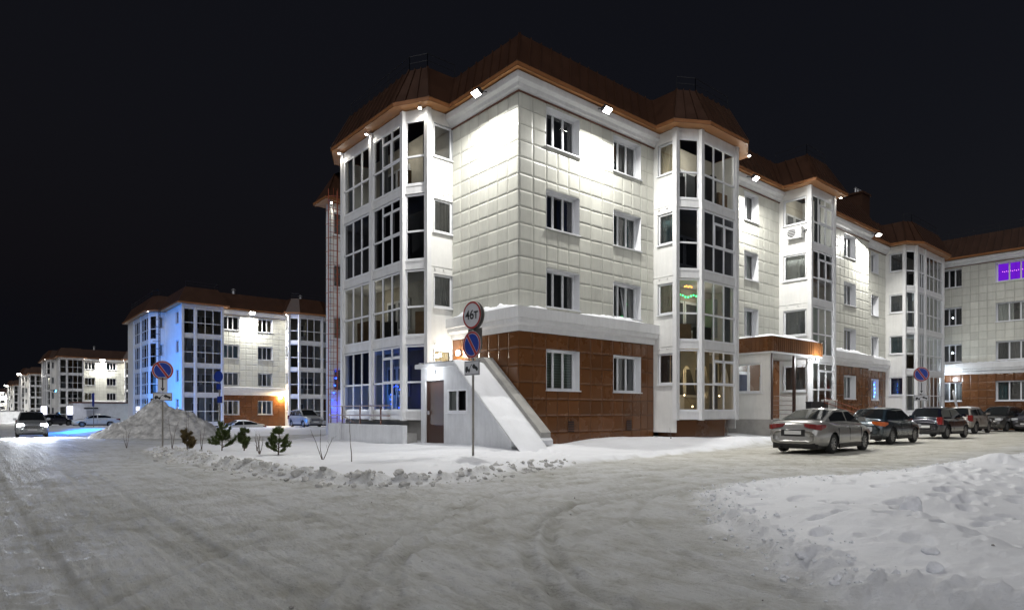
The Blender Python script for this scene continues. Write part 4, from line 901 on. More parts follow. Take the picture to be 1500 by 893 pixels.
mb = MB(); NY, NX = 60, 16; vs = []
for i in range(NY + 1):
    y = 3.90 - (3.90 + 2.35) * i / NY
    zt = 3.185 if y > 1.42 else 3.185 - (1.42 - y) * (2.74 / 3.22)
    for j in range(NX + 1):
        u = j / NX; x = FA - .13 + (1.72 - 0.45) * u
        n = float(fbm(np.array([x * 3.1]), np.array([y * 2.2]), 3, 71)[0]); e = min(1, 6 * min(u, 1 - u) + 0.05)
        vs.append((x, y, zt + (0.02 if u in (0, 1) else 0.0) + e * (0.06 + 0.05 * n + (0.05 if y < -1 else 0))))
mb.add(vs, [(i*(NX+1)+j, i*(NX+1)+j+1, (i+1)*(NX+1)+j+1, (i+1)*(NX+1)+j) for i in range(NY) for j in range(NX)]); mb.build('snow_cap', 'snow', T, smooth=True)
# ---------------------------------------------------------------- raised terrace wall and railing by the end loggia
T = thing('terrace_wall', 'low white concrete terrace wall with brown railing below the end loggia', 'wall', (0, 0, 0))
mb = MB(); mb.box(-2.35, 4.05, -.5, -2.15, 10.7, 0.86); mb.box(-2.15, 10.5, -.5, -1.2, 10.7, 0.86); mb.build('wall', 'concrete_white', T)
mb = MB(); mb.box(-2.15, 4.0, -.5, -1.75, 10.5, 0.55); mb.build('terrace', 'concrete_grey', T)
mb = MB(); mb.box(-2.46, 9.3, -.6, -2.36, 9.42, 0.92); mb.build('post', 'concrete_white', T)
for y in (5.9, 7.7, 9.4, 10.6):
    mb = MB(); mb.box(-2.29, y, 0.86, -2.24, y + 0.05, 1.62); mb.build('railing_post', 'rail_brown', T)
for zz in (1.20, 1.60):
    mb = MB(); mb.box(-2.285, 5.2, zz, -2.245, 10.65, zz + 0.05); mb.build('railing_bar', 'rail_brown', T)
mb = MB(); mb.tube((-2.26, 9.45, 1.22), (-2.26, 8.1, 0.88), 0.02, n=5); mb.build('railing_bar', 'rail_brown', T)
# ---------------------------------------------------------------- entrance porch
T = thing('entrance_porch', 'brown-fascia entrance porch with snowy canopy between two courtyard loggias', 'porch', (0, 0, 0))
ax, bx, fy = 13.6, 18.86, -2.35
mb = MB(); mb.box(ax, fy, 4.14, bx, -0.06, 4.30); mb.build('canopy', 'cornice_white', T)
x = ax; n = 0
while x < bx - 0.02:      # ribbed metal fascia, one sheet rib after another
    mb = MB(); w = min(0.2, bx - x); mb.box(x, fy - .03, 4.22, x + w * 0.62, fy - .002, 4.92); mb.box(x + w * 0.62, fy - .012, 4.22, x + w, fy - .002, 4.92); mb.build('fascia_rib', 'fascia_porch', T) if False else mb.build('fascia_rib', 'tile_brown', T); x += 0.2
y = fy
while y < -0.1:
    mb = MB(); w = min(0.2, -0.06 - y); mb.box(ax - .03, y, 4.22, ax - .002, y + w * 0.62, 4.92); mb.box(ax - .012, y + w * 0.62, 4.22, ax - .002, y + w, 4.92); mb.build('fascia_rib', 'tile_brown', T); y += 0.2
mb = MB(); mb.box(ax, fy, 4.30, bx, -0.06, 4.86); mb.build('roof', 'roof_brown', T)
mb = MB(); NX, NY = 26, 10; vs = []
for i in range(NX + 1):
    for j in range(NY + 1):
        u, v = i / NX, j / NY; e = min(1, 9 * min(u, 1 - u), 7 * min(v, 1 - v)); n = float(fbm(np.array([u * 5.]), np.array([v * 4.]), 3, 91)[0])
        vs.append((ax - .04 + (bx - ax + .04) * u, fy - .05 + (-.06 - fy + .05) * v, 4.93 + e * (0.16 + 0.16 * n)))
mb.add(vs, [(i*(NY+1)+j, (i+1)*(NY+1)+j, (i+1)*(NY+1)+j+1, i*(NY+1)+j+1) for i in range(NX) for j in range(NY)]); mb.build('snow_cap', 'snow', T, smooth=True)
# left screen wall (faces the near loggia) with its window
M, L = seg_matrix((ax + .12, -0.06), (ax + .12, fy + .15)); mb = MB(); mb.M = M
mb.box(0, 0, 0.3, L, .12, 2.3); mb.box(0, 0, 3.7, L, .12, 4.14); mb.box(0, 0, 2.3, .3, .12, 3.7); mb.box(L - .42, 0, 2.3, L, .12, 3.7); mb.box(0, -.02, 1.5, L, -.002, 1.53); mb.build('side_wall', 'panel_white', T)
window(T, M, .3, L - .42, 2.3, 3.7, 2, depth=0.05, cur=None)
mb = MB(); mb.box(ax + .1, fy + .05, -.4, bx, -0.06, 1.02); mb.build('landing', 'concrete_grey', T)
for px_ in (ax + .20, 16.05): mb = MB(); mb.box(px_, fy + .1, 1.02, px_ + .12, fy + .22, 4.14); mb.build('column', 'door_brown', T)
mb = MB(); mb.box(ax + .5, -.10, 1.02, bx - .1, -.062, 4.14); mb.build('back_wall', 'tile_brown', T)
mb = MB(); mb.box(14.35, -.20, 1.02, 15.5, -.105, 3.4); dd = mb.build('door', 'frame_white', T)
mb = MB(); mb.box(14.47, -.215, 1.5, 15.38, -.20, 3.25); mb.build('pane', 'cur_navy', dd)
mb = MB(); mb.box(16.6, -.18, 1.02, 17.6, -.105, 3.2); d2 = mb.build('door', 'panel_white', T)
mb = MB(); mb.tube((16.7, -.2, 1.9), (16.7, -.2, 2.3), .02); mb.build('handle', 'metal_dark', d2)
for k in range(5):
    mb = MB(); mb.tube((14.0, fy + .15, 1.25 + 0.22 * k), (16.05, fy + .15, 1.25 + 0.22 * k), .014, n=5); mb.build('railing_bar', 'rail_brown', T)
# ramp railing running down towards the parked cars
T = thing('ramp_railing', 'thin brown handrail sloping down behind the silver sedan', 'railing', (18.2, -2.75, 0))
for h in (0.55, 0.85, 1.10):
    mb = MB(); mb.tube((0, 0, 1.0 + h), (6.6, 0, 0.1 + h), .018, n=6); mb.build('rail', 'rust_red', T)
for k in range(6):
    u = k / 5; mb = MB(); mb.tube((6.6 * u, 0, -.2), (6.6 * u, 0, 1.0 - .9 * u + 1.12), .018, n=6); mb.build('post', 'rail_brown', T)
T = thing('ramp', 'concrete ramp beside the porch behind the silver sedan', 'ramp', (18.2, -2.7, 0))
mb = MB(); mb.add([(0, 0, -.3), (6.8, 0, -.3), (6.8, .9, -.3), (0, .9, -.3), (0, 0, 1.0), (6.8, 0, .08), (6.8, .9, .08), (0, .9, 1.0)], [(0,3,2,1),(4,5,6,7),(0,1,5,4),(1,2,6,5),(2,3,7,6),(3,0,4,7)]); mb.build('slab', 'concrete_grey', T)
T = thing('utility_cabinet', 'white utility cabinet with dark green side box beside the porch', 'cabinet', (16.8, -2.75, 0))
mb = MB(); mb.box(1.9, 0, 0, 2.9, .35, 1.95); mb.box(1.87, -.02, 1.95, 2.93, .37, 1.99); c = mb.build('body', 'ac_white', T)
for k in range(7): mb = MB(); mb.box(2.0, -.012, 1.3 + 0.08 * k, 2.8, -.002, 1.34 + 0.08 * k); mb.build('louvre', 'metal_light', c)
mb = MB(); mb.box(0, .02, 0, 1.88, .3, 1.85); mb.box(-.02, 0, 1.85, 1.88, .32, 1.88); mb.build('side_box', 'metal_dark', T)
# air conditioner on the rectangular loggia
T = thing('air_conditioner', 'white air conditioner under the top side window of the rectangular loggia', 'air conditioner', (18.9, -0.55, 10.62))
M, L = seg_matrix((0, 0), (0, -1)); mb = MB(); mb.M = M; mb.box(0, -.36, 0, .85, -.08, .58); mb.build('case', 'ac_white', T)
mb = MB(); mb.M = M; mb.disc((.33, -.375, .29), .23, .012, 22); mb.build('fan_grille', 'metal_dark', T)
for k in range(5): mb = MB(); mb.M = M; mb.box(.10, -.385, .12 + .085 * k, .56, -.376, .135 + .085 * k); mb.build('grille_bar', 'ac_white', T)
for xx in (.12, .68): mb = MB(); mb.M = M; mb.box(xx, -.36, -.04, xx + .04, 0, 0); mb.build('bracket', 'metal_light', T)
mb = MB(); mb.M = M; mb.tube((.86, -.12, .3), (1.0, -.04, .42), .03); mb.build('pipe', 'metal_dark', T)
# ---------------------------------------------------------------- cars
def paint(name, col, rough=0.28, dirt=0.3):
    if name in MT: return name
    m = bpy.data.materials.new(name); m.use_nodes = True; t = m.node_tree; b = t.nodes['Principled BSDF']; L = t.links.new
    tc = t.nodes.new('ShaderNodeTexCoord'); sp = t.nodes.new('ShaderNodeSeparateXYZ'); L(tc.outputs['Object'], sp.inputs[0])
    mr = t.nodes.new('ShaderNodeMapRange'); mr.inputs[1].default_value = 0.25; mr.inputs[2].default_value = 0.95; mr.inputs[3].default_value = 1.0; mr.inputs[4].default_value = 0.0; L(sp.outputs[2], mr.inputs[0])
    n = t.nodes.new('ShaderNodeTexNoise'); n.inputs['Scale'].default_value = 5; n.inputs['Detail'].default_value = 7; L(tc.outputs['Object'], n.inputs[0])
    mu = t.nodes.new('ShaderNodeMath'); mu.operation = 'MULTIPLY'; L(mr.outputs[0], mu.inputs[0]); L(n.outputs[0], mu.inputs[1])
    m2 = t.nodes.new('ShaderNodeMath'); m2.operation = 'MULTIPLY'; m2.inputs[1].default_value = dirt * 2; m2.use_clamp = True; L(mu.outputs[0], m2.inputs[0])
    mx = t.nodes.new('ShaderNodeMix'); mx.data_type = 'RGBA'; mx.inputs[6].default_value = (*col, 1); mx.inputs[7].default_value = (0.30, 0.28, 0.24, 1); L(m2.outputs[0], mx.inputs[0]); L(mx.outputs[2], b.inputs['Base Color'])
    ro = t.nodes.new('ShaderNodeMapRange'); ro.inputs[3].default_value = rough; ro.inputs[4].default_value = 0.8; L(m2.outputs[0], ro.inputs[0]); L(ro.outputs[0], b.inputs['Roughness'])
    b.inputs['Metallic'].default_value = 0.35; b.inputs['Coat Weight'].default_value = 0.6; b.inputs['Coat Roughness'].default_value = 0.08
    MT[name] = m; return name
SH = {   # x runs from the rear bumper (0) to the nose (1); heights in metres
 'sedan': dict(L=4.85, W=1.84, H=1.46, wb=2.78, ra=1.07, xs=[0,.015,.06,.16,.25,.40,.60,.72,.85,.94,.985,1], zt=[.74,.98,1.09,1.10,1.02,.99,.98,.98,.92,.84,.70,.56], cab=[.12,.34,.58,.755], cz=[1.06,1.42,1.44,.97], third=False),
 'liftback': dict(L=4.35, W=1.70, H=1.48, wb=2.48, ra=.90, xs=[0,.015,.05,.14,.25,.40,.60,.70,.85,.94,.985,1], zt=[.72,.92,1.02,1.03,1.0,.98,.97,.97,.90,.80,.66,.54], cab=[.06,.20,.55,.73], cz=[1.0,1.42,1.46,.96], third=False),
 'hatch': dict(L=3.95, W=1.70, H=1.52, wb=2.48, ra=.75, xs=[0,.012,.04,.12,.25,.40,.60,.74,.86,.94,.985,1], zt=[.70,.92,1.0,1.0,.99,.98,.98,.99,.92,.82,.66,.54], cab=[.03,.12,.56,.78], cz=[.98,1.46,1.50,.98], third=False),
 'suv': dict(L=4.60, W=1.84, H=1.70, wb=2.66, ra=.95, xs=[0,.012,.04,.12,.25,.40,.60,.72,.86,.95,.988,1], zt=[.78,1.02,1.10,1.10,1.09,1.08,1.08,1.08,1.03,.93,.76,.60], cab=[.03,.12,.54,.745], cz=[1.08,1.62,1.67,1.07], third=True),
}
def car(label, shape, pm, loc, heading, tail='tail_red', headlit=False, lights='both', clear=0.0, plate=True, rails=False, snowroof=False, group=None, mirror=None, name='parked_car'):
    S = SH[shape]; Lc, hw = S['L'], S['W'] / 2; T = thing(name, label, 'car', loc, R(heading), group)
    gc = 0.19 + clear; ofs = Lc / 2                       # origin at the middle, on the ground, +x = forward
    def X(u): return u * Lc - ofs
    mb = MB(); rings = []
    for i, (u, zt) in enumerate(zip(S['xs'], S['zt'])):
        taper = [.74, .88, .95, .985, 1, 1, 1, 1, .985, .93, .80, .68][i]; w = hw * taper; zb = gc + [.22, .10, .05, 0, 0, 0, 0, 0, 0, .03, .08, .16][i]; zt += clear
        half = [(0, zb), (w * .80, zb), (w * .95, zb + .06), (w * .995, zb + .22), (w, zb + (zt - zb) * .55), (w * .975, zt - .16), (w * .92, zt - .05), (w * .80, zt - .005), (w * .4, zt + .02), (0, zt + .025)]
        ring = [(X(u), y, z) for (y, z) in half] + [(X(u), -y, z) for (y, z) in reversed(half[1:-1])]
        rings.append(ring)
    n = len(rings[0]); vs = [p for r in rings for p in r]; fs = []
    for i in range(len(rings) - 1):
        for k in range(n): fs.append((i*n + k, i*n + (k+1) % n, (i+1)*n + (k+1) % n, (i+1)*n + k))
    fs += [tuple(range(n)), tuple(reversed(range((len(rings) - 1) * n, len(rings) * n)))]
    mb.add(vs, [tuple(reversed(f)) for f in fs]); tmp = mb.build('tmp_body', pm, None, smooth=True)
    ss = tmp.modifiers.new('s', 'SUBSURF'); ss.levels = 2; ss.render_levels = 2
    xr = X(S['ra'] / Lc); xf = xr + S['wb']; wr = 0.325 + clear * 0.4
    cb = MB()
    for xw in (xr, xf):
        for sgn in (-1, 1): cb.M = Matrix.Identity(4); cb.disc((xw, sgn * hw * 1.15 - (0.32 if sgn > 0 else 0.0), wr), wr + 0.065, 0.32, 28)
    cut = cb.build('tmp_cut', 'trim_black', None, recalc=True)
    bo = tmp.modifiers.new('b', 'BOOLEAN'); bo.operation = 'DIFFERENCE'; bo.object = cut; bo.solver = 'EXACT'
    dg = bpy.context.evaluated_depsgraph_get(); me = bpy.data.meshes.new_from_object(tmp.evaluated_get(dg)); me.name = 'body'
    bpy.data.objects.remove(tmp); bpy.data.objects.remove(cut)
    if len(me.materials) == 0: me.materials.append(MT[pm])
    me.polygons.foreach_set('use_smooth', [True] * len(me.polygons))
    body = link('body', me, T)
    # underside / wheel-well liner
    mb = MB(); mb.box(X(.03), -hw * .80, gc - .02, X(.97), hw * .80, gc + .30); mb.build('underbody', 'trim_black', T)
    # cabin shell
    c = [X(u) for u in S['cab']]; cz = [z + clear for z in S['cz']]; wbase = hw * .90; wroof = hw * .70
    P = [(c[0], wbase * .93, cz[0]), (c[1], wroof * .96, cz[1]), (c[2], wroof, cz[2]), (c[3], wbase, cz[3])]
    low = [(c[0] - .02, wbase * .93, cz[0] - .25), (c[3] + .06, wbase, cz[3] - .25)]
    mb = MB(); crown = 0.045
    def row(x, w, z, cr): return [(x, -w, z), (x, -w * .5, z + cr * .8), (x, 0, z + cr), (x, w * .5, z + cr * .8), (x, w, z)]
    mid = ((c[1] + c[2]) / 2, wroof * 1.0, max(cz[1], cz[2]) + 0.025)
    rows = [row(low[0][0], low[0][1], low[0][2], 0), row(*P[0], .03), row(*P[1], crown), row(*mid, crown), row(*P[2], crown), row(*P[3], .03), row(low[1][0], low[1][1], low[1][2], 0)]
    vs = [p for r in rows for p in r]; fs = [(i*5 + k, i*5 + k + 1, (i+1)*5 + k + 1, (i+1)*5 + k) for i in range(6) for k in range(4)]
    fs += [(0, 5, 30), (5, 25, 30), (5, 10, 20, 25), (10, 15, 20)]; fs += [(34, 9, 4), (34, 29, 9), (29, 24, 14, 9), (24, 19, 14)]
    mb.add(vs, fs); tmp = mb.build('tmp', pm, None, recalc=True, smooth=False)
    bv = tmp.modifiers.new('b', 'BEVEL'); bv.width = 0.05; bv.segments = 3; bv.limit_method = 'ANGLE'; bv.angle_limit = R(20)
    dg = bpy.context.evaluated_depsgraph_get(); me = bpy.data.meshes.new_from_object(tmp.evaluated_get(dg)); me.name = 'cabin'; bpy.data.objects.remove(tmp)
    me.polygons.foreach_set('use_smooth', [True] * len(me.polygons)); link('cabin', me, T)
    # glass: front and rear screens
    def screen(nm, i0, i1, m0, m1, inset):
        a, b = Vector(P[i0]), Vector(P[i1]); mb = MB(); vs = []
        nrm = Vector((-(b.z - a.z), 0, b.x - a.x)).normalized()
        if nrm.z < 0: nrm = -nrm
        for t in (m0, m1):
            q = a.lerp(b, t); w = q.y - inset; base = 0.03 + (crown - .03) * t
            for k in range(7):
                s_ = -1 + 2 * k / 6; vs.append(tuple(Vector((q.x, s_ * w, q.z + base * (1 - abs(s_) ** 1.7) * .98)) + nrm * 0.03))
        mb.add(vs, [(k, k + 1, 8 + k, 7 + k) for k in range(6)]); return mb.build(nm, 'glass_car', T, smooth=True)
    screen('rear_window', 0, 1, .10, .92, .10); screen('windshield', 3, 2, .06, .93, .09)
    # side windows
    for sgn in (-1, 1):
        def sp(x, t):
            # bottom edge and top edge of the side, interpolated
            def lerp(pa, pb, x): u = (x - pa[0]) / (pb[0] - pa[0]); return Vector((x, pa[1] + (pb[1] - pa[1]) * u, pa[2] + (pb[2] - pa[2]) * u))
            bot = lerp(P[0], P[3], x)
            top = lerp(P[0], P[1], x) if x < P[1][0] else (lerp(P[1], P[2], x) if x < P[2][0] else lerp(P[2], P[3], x))
            v = bot.lerp(top, t); return (v.x, sgn * (v.y + 0.014), v.z + 0.004)
        xa, xb = P[0][0] + 0.30 * (P[1][0] - P[0][0]) + .10, P[3][0] - 0.22; bp_ = (P[1][0] + P[2][0]) / 2 + 0.12
        cuts = [(xa, bp_ - .05), (bp_ + .05, xb)]
        if S['third']: c3 = P[1][0] + 0.22; cuts = [(xa, c3 - .04), (c3 + .04, bp_ - .05), (bp_ + .05, xb)]
        for (x0, x1) in cuts:
            N = 10; mb = MB(); vs = []
            for k in range(N + 1):
                x = x0 + (x1 - x0) * k / N; vs += [sp(x, .10), sp(x, .86)]
            mb.add(vs, [(2*k, 2*k+2, 2*k+3, 2*k+1) for k in range(N)]); w_ = mb.build('side_window', 'glass_car', T)
        # mirror, handles, sill trim, door gaps
        zt = cz[3] + .10; xm = P[3][0] - 0.28
        mb = MB(); mb.box(xm - .09, sgn * (hw * .90), zt - .02, xm + .06, sgn * (hw * .90 + .20), zt + .12); mb.build('mirror', mirror or pm, T)
        for xh in (bp_ - .25, bp_ + .75):
            mb = MB(); yy = hw * .985; mb.box(xh - .09, sgn * yy, .86 + clear, xh + .09, sgn * (yy + .022), .89 + clear); mb.build('door_handle', 'chrome', T)
        for xg in (bp_ + .02, xa + .42, xb - .02):
            mb = MB(); 
            mb.box(xg - .006, sgn * (hw * .955), .42 + clear, xg + .006, sgn * (hw * 1.0015), .84 + clear); mb.build('door_gap', 'trim_black', T)
        mb = MB(); mb.box(xr + wr + .1, sgn * (hw * .93), gc - .01, xf - wr - .1, sgn * (hw * .985), gc + .12); mb.build('sill_trim', 'trim_black', T)
        if rails:
            mb = MB(); mb.tube((c[1] + .1, sgn * wroof * .95, cz[1] + .05), (c[2] - .1, sgn * wroof * .95, cz[2] + .05), .02); mb.build('roof_rail', 'chrome', T)
    # lamps and bumpers
    zt0 = S['zt'][1] + clear
    for sgn in (-1, 1):
        mb = MB(); tall = shape in ('hatch', 'suv')
        if tall: q = [(.05, .62), (.05, .93), (.02, .95)]; mb.box(X(.004), sgn * hw * .66, zt0 - .26, X(.055), sgn * hw * .955, zt0 + .12)
        else:
            pl = [(.006, .40, .0), (.004, .60, .0), (.010, .80, .0), (.030, .925, .0), (.085, .985, .02)]; hh = [(.02, -.10), (.0, -.15), (-.01, -.19), (-.01, -.20), (-.03, -.12)]; vs = []
            for (u_, w_, _), (t_, b_) in zip(pl, hh): vs += [(X(u_) - .012, sgn * (hw * w_ + .004), zt0 + b_), (X(u_) - .012, sgn * (hw * w_ + .004), zt0 + t_), (X(u_) + .10, sgn * (hw * w_ - .10), zt0 + b_), (X(u_) + .10, sgn * (hw * w_ - .10), zt0 + t_)]
            fs = []
            for k in range(4): o_ = 4 * k; fs += [(o_, o_+4, o_+5, o_+1), (o_+1, o_+5, o_+7, o_+3), (o_, o_+2, o_+6, o_+4), (o_+2, o_+3, o_+7, o_+6)]
            fs += [(0, 1, 3, 2), (16, 18, 19, 17)]; mb.add(vs, fs)
        tmp = mb.build('tail_light', tail, T, recalc=True)
        bv = tmp.modifiers.new('b', 'BEVEL'); bv.width = .02; bv.segments = 2
        mb = MB(); zz = S['zt'][9] + clear - .17; mb.box(X(.895), sgn * hw * .50, zz - .02, X(.978), sgn * hw * .90, zz + .15)
        hl = mb.build('headlight', 'lamp_head' if headlit else 'head_clear', T); bv = hl.modifiers.new('b', 'BEVEL'); bv.width = .03; bv.segments = 2
        if headlit: spot('lamp', T, (X(1.0) + .03, sgn * hw * .72, zz + .06), (1, 0, -0.06), 2600, (0.86, 0.92, 1.0), ang=95, blend=.8, r=.06)
    mb = MB(); mb.box(X(.955), -hw * .45, S['zt'][10] + clear - .17, X(1.0), hw * .45, S['zt'][10] + clear + .02); g = mb.build('grille', 'trim_black', T)
    for k in range(3): mb = MB(); zz = S['zt'][10] + clear - .14 + .06 * k; mb.box(X(1.0), -hw * .43, zz, X(1.0) + .012, hw * .43, zz + .02); mb.build('grille_bar', 'chrome', g)
    mb = MB(); mb.box(X(.955), -hw * .62, gc + .10, X(.996), hw * .62, gc + .22); mb.build('bumper', 'trim_black', T)
    mb = MB(); mb.box(X(.012), -hw * .74, gc + .06, X(.05), hw * .74, gc + .20); mb.build('bumper', 'trim_black', T)
    if plate:
        zz = (.70 if shape in ('sedan', 'suv') else .56) + clear; mb = MB(); mb.box(X(0) - .022, -.27, zz - .06, X(0) + .02, .27, zz + .06); pl = mb.build('number_plate', 'plate', T)
        mb = MB(); mb.box(X(1) + .012, -.26, .46 + clear, X(1) + .028, .26, .57 + clear); mb.build('number_plate', 'plate', T)
        mb = MB(); mb.box(X(0) - .012, -hw * .42, zz - .12, X(0.02), hw * .42, zz + .10); mb.build('plate_recess', 'trim_black', T)
    mb = MB(); mb.tube((X(.02), hw * .5, gc + .03), (X(-.005), hw * .5, gc + .02), .035, n=8); mb.build('exhaust', 'metal_dark', T)
    # wheels
    for xw in (xr, xf):
        for sgn in (-1, 1):
            mb = MB(); n = 26; prof = [(wr * .62, .02), (wr * .93, 0.0), (wr, .03), (wr, .17), (wr * .93, .20), (wr * .6, .19)]; vs = []
            yo = sgn * (hw - .035)
            for (r_, y_) in prof:
                for k in range(n): a = 2 * math.pi * k / n; vs.append((r_ * math.cos(a), -sgn * y_, r_ * math.sin(a)))
            mb.add(vs, [(i*n + k, i*n + (k+1) % n, (i+1)*n + (k+1) % n, (i+1)*n + k) for i in range(len(prof) - 1) for k in range(n)])
            tw = mb.build('wheel', 'tyre', T, smooth=True, recalc=True, loc=(xw, yo, wr))
            mb = MB()
            for (r0, r1, y_) in ((wr * .58, wr * .64, .012),):
                for k in range(n):
                    a0, a1 = 2 * math.pi * k / n, 2 * math.pi * (k + 1) / n
                    mb.quad((r0 * math.cos(a0), -sgn * y_, r0 * math.sin(a0)), (r1 * math.cos(a0), -sgn * y_, r1 * math.sin(a0)), (r1 * math.cos(a1), -sgn * y_, r1 * math.sin(a1)), (r0 * math.cos(a1), -sgn * y_, r0 * math.sin(a1)))
            for k in range(10):
                a = 2 * math.pi * k / 10; d = Vector((math.cos(a), 0, math.sin(a))); pz = Vector((-d.z, 0, d.x))
                p0, p1 = d * wr * .12, d * wr * .60; o_ = Vector((0, -sgn * .015, 0)); i_ = Vector((0, -sgn * .04, 0))
                mb.add([tuple(p0 + pz * .03 + o_), tuple(p0 - pz * .03 + o_), tuple(p1 - pz * .018 + o_), tuple(p1 + pz * .018 + o_), tuple(p0 + pz * .03 + i_), tuple(p0 - pz * .03 + i_), tuple(p1 - pz * .018 + i_), tuple(p1 + pz * .018 + i_)], [(0,1,2,3),(4,7,6,5),(0,3,7,4),(1,5,6,2)])
            mb.disc((0, -sgn * .01 if sgn > 0 else .0, 0), wr * .14, .012, 14); mb.build('rim', 'rim', tw)
            mb = MB(); mb.disc((0, -sgn * .07, 0), wr * .62, .01, 20); mb.build('brake_disc', 'trim_black', tw)
    if snowroof:
        mb = MB(); vs = []; N, K_ = 10, 6
        for i in range(N + 1):
            for k in range(K_ + 1):
                x = c[1] + (c[2] - c[1]) * i / N; s_ = -1 + 2 * k / K_; e = min(1, 5 * min(i / N, 1 - i / N) + .1) * (1 - abs(s_) ** 4)
                vs.append((x, s_ * wroof * .96, cz[1] + (cz[2] - cz[1]) * i / N + crown * (1 - s_ * s_) + .012 + .035 * e))
        mb.add(vs, [(i*(K_+1)+k, (i+1)*(K_+1)+k, (i+1)*(K_+1)+k+1, i*(K_+1)+k+1) for i in range(N) for k in range(K_)]); mb.build('snow_cap', 'snow', T, smooth=True)
    return T
emat('lamp_head', (0.92, 0.96, 1.0), 60.0)
def carglass():
    m = bpy.data.materials.new('glass_car'); m.use_nodes = True; b = m.node_tree.nodes['Principled BSDF']; b.inputs['Base Color'].default_value = (0.012, 0.014, 0.016, 1)
    b.inputs['Roughness'].default_value = 0.05; b.inputs['Specular IOR Level'].default_value = 0.22; MT['glass_car'] = m
carglass()
paint('paint_silver', (0.34, 0.335, 0.32), 0.16, 0.05); paint('paint_green', (0.028, 0.045, 0.06), 0.18, 0.2); paint('paint_navy', (0.014, 0.015, 0.028), 0.15, 0.2)
paint('paint_taupe', (0.24, 0.22, 0.20), 0.4, 0.5); paint('paint_black', (0.012, 0.012, 0.013), 0.25, 0.3); paint('paint_grey', (0.33, 0.34, 0.35), 0.28, 0.2); paint('paint_white', (0.68, 0.68, 0.66), 0.35, 0.25); paint('paint_dark', (0.05, 0.05, 0.07), 0.3, 0.3)
G = 'cars parked along the courtyard road'
car('silver sedan with red tail lights, nearest of the parked cars', 'sedan', 'paint_silver', (8.0, -7.15, 0.01), 2, group=G)
car('dark blue-green liftback with orange tail light right behind the silver sedan', 'liftback', 'paint_green', (15.9, -6.35, 0.02), -1, tail='tail_orange', clear=.03, group=G)
car('dark navy hatchback third in the row of parked cars', 'hatch', 'paint_navy', (23.8, -6.2, 0.02), -3, clear=.05, group=G)
car('dusty taupe crossover with snow on its roof behind the navy hatchback', 'hatch', 'paint_taupe', (33.6, -5.0, 0.02), -2, clear=.10, snowroof=True, group=G)
car('black off-roader facing the camera at the right end of the row', 'suv', 'paint_black', (40.6, -5.2, 0.02), 172, group=G)
car('dark car cut off by the right edge of the picture', 'suv', 'paint_dark', (41.8, -7.1, 0.02), 172, group=G)
car('grey off-roader with roof rails lit blue on its side, parked before the second block', 'suv', 'paint_grey', (10.2, 43.8, gz(10.2, 43.8) + .01), 272, rails=True)
car('white car with only its roof showing over the snow ridge', 'sedan', 'paint_white', (5.4, 48.5, -.98), 184, snowroof=True)
car('oncoming car with glaring headlights on the left of the street', 'suv', 'paint_grey', (-11.7, 38.5, gz(-11.7, 38.5) + .01), -92, headlit=True, name='moving_car')
car('white sedan parked side-on before the long white low wall', 'sedan', 'paint_white', (-3.6, 72.5, gz(-3.6, 72.5) + .01), 176)
car('dark small car parked between the two lit pylons', 'hatch', 'paint_dark', (-6.3, 88.5, gz(-6.3, 88.5) + .01), 30)
# ---------------------------------------------------------------- road signs
def text_mesh(s, size):
    cu = bpy.data.curves.new('t', 'FONT'); cu.body = s; cu.size = size; cu.align_x = 'CENTER'; cu.align_y = 'CENTER'; cu.offset = size * 0.018
    o = bpy.data.objects.new('t', cu); COL.objects.link(o); dg = bpy.context.evaluated_depsgraph_get(); me = bpy.data.meshes.new_from_object(o.evaluated_get(dg)); bpy.data.objects.remove(o); return me
# each sign is built facing local -y
def ring_(mb, r0, r1, y, m=0, n=40):
    for k in range(n):
        a0, a1 = 2*math.pi*k/n, 2*math.pi*(k+1)/n
        mb.quad((r0*math.cos(a0), y, r0*math.sin(a0)), (r1*math.cos(a0), y, r1*math.sin(a0)), (r1*math.cos(a1), y, r1*math.sin(a1)), (r0*math.cos(a1), y, r0*math.sin(a1)), m)
def disc_(mb, r, y, m=0, n=40): mb.poly([(r*math.cos(2*math.pi*k/n), y, r*math.sin(2*math.pi*k/n)) for k in range(n)], m)
def face_weight(par, M, r):
    mb = MB(); mb.disc((0, 0, 0), r, .035, 40); o = mb.build('sign_disc', 'sign_back', par); o.matrix_local = M
    mb = MB(); ring_(mb, r * .86, r * .99, -.004, 0); mb.build('rim', 'sign_red', o)
    mb = MB(); disc_(mb, r * .858, -.004); mb.build('field', 'sign_white', o)
    me = text_mesh('46т', r * 0.95); me.materials.clear(); me.materials.append(MT['sign_black']); t = link('lettering', me, o, (0, -.008, 0)); t.rotation_euler = (R(90), 0, 0)
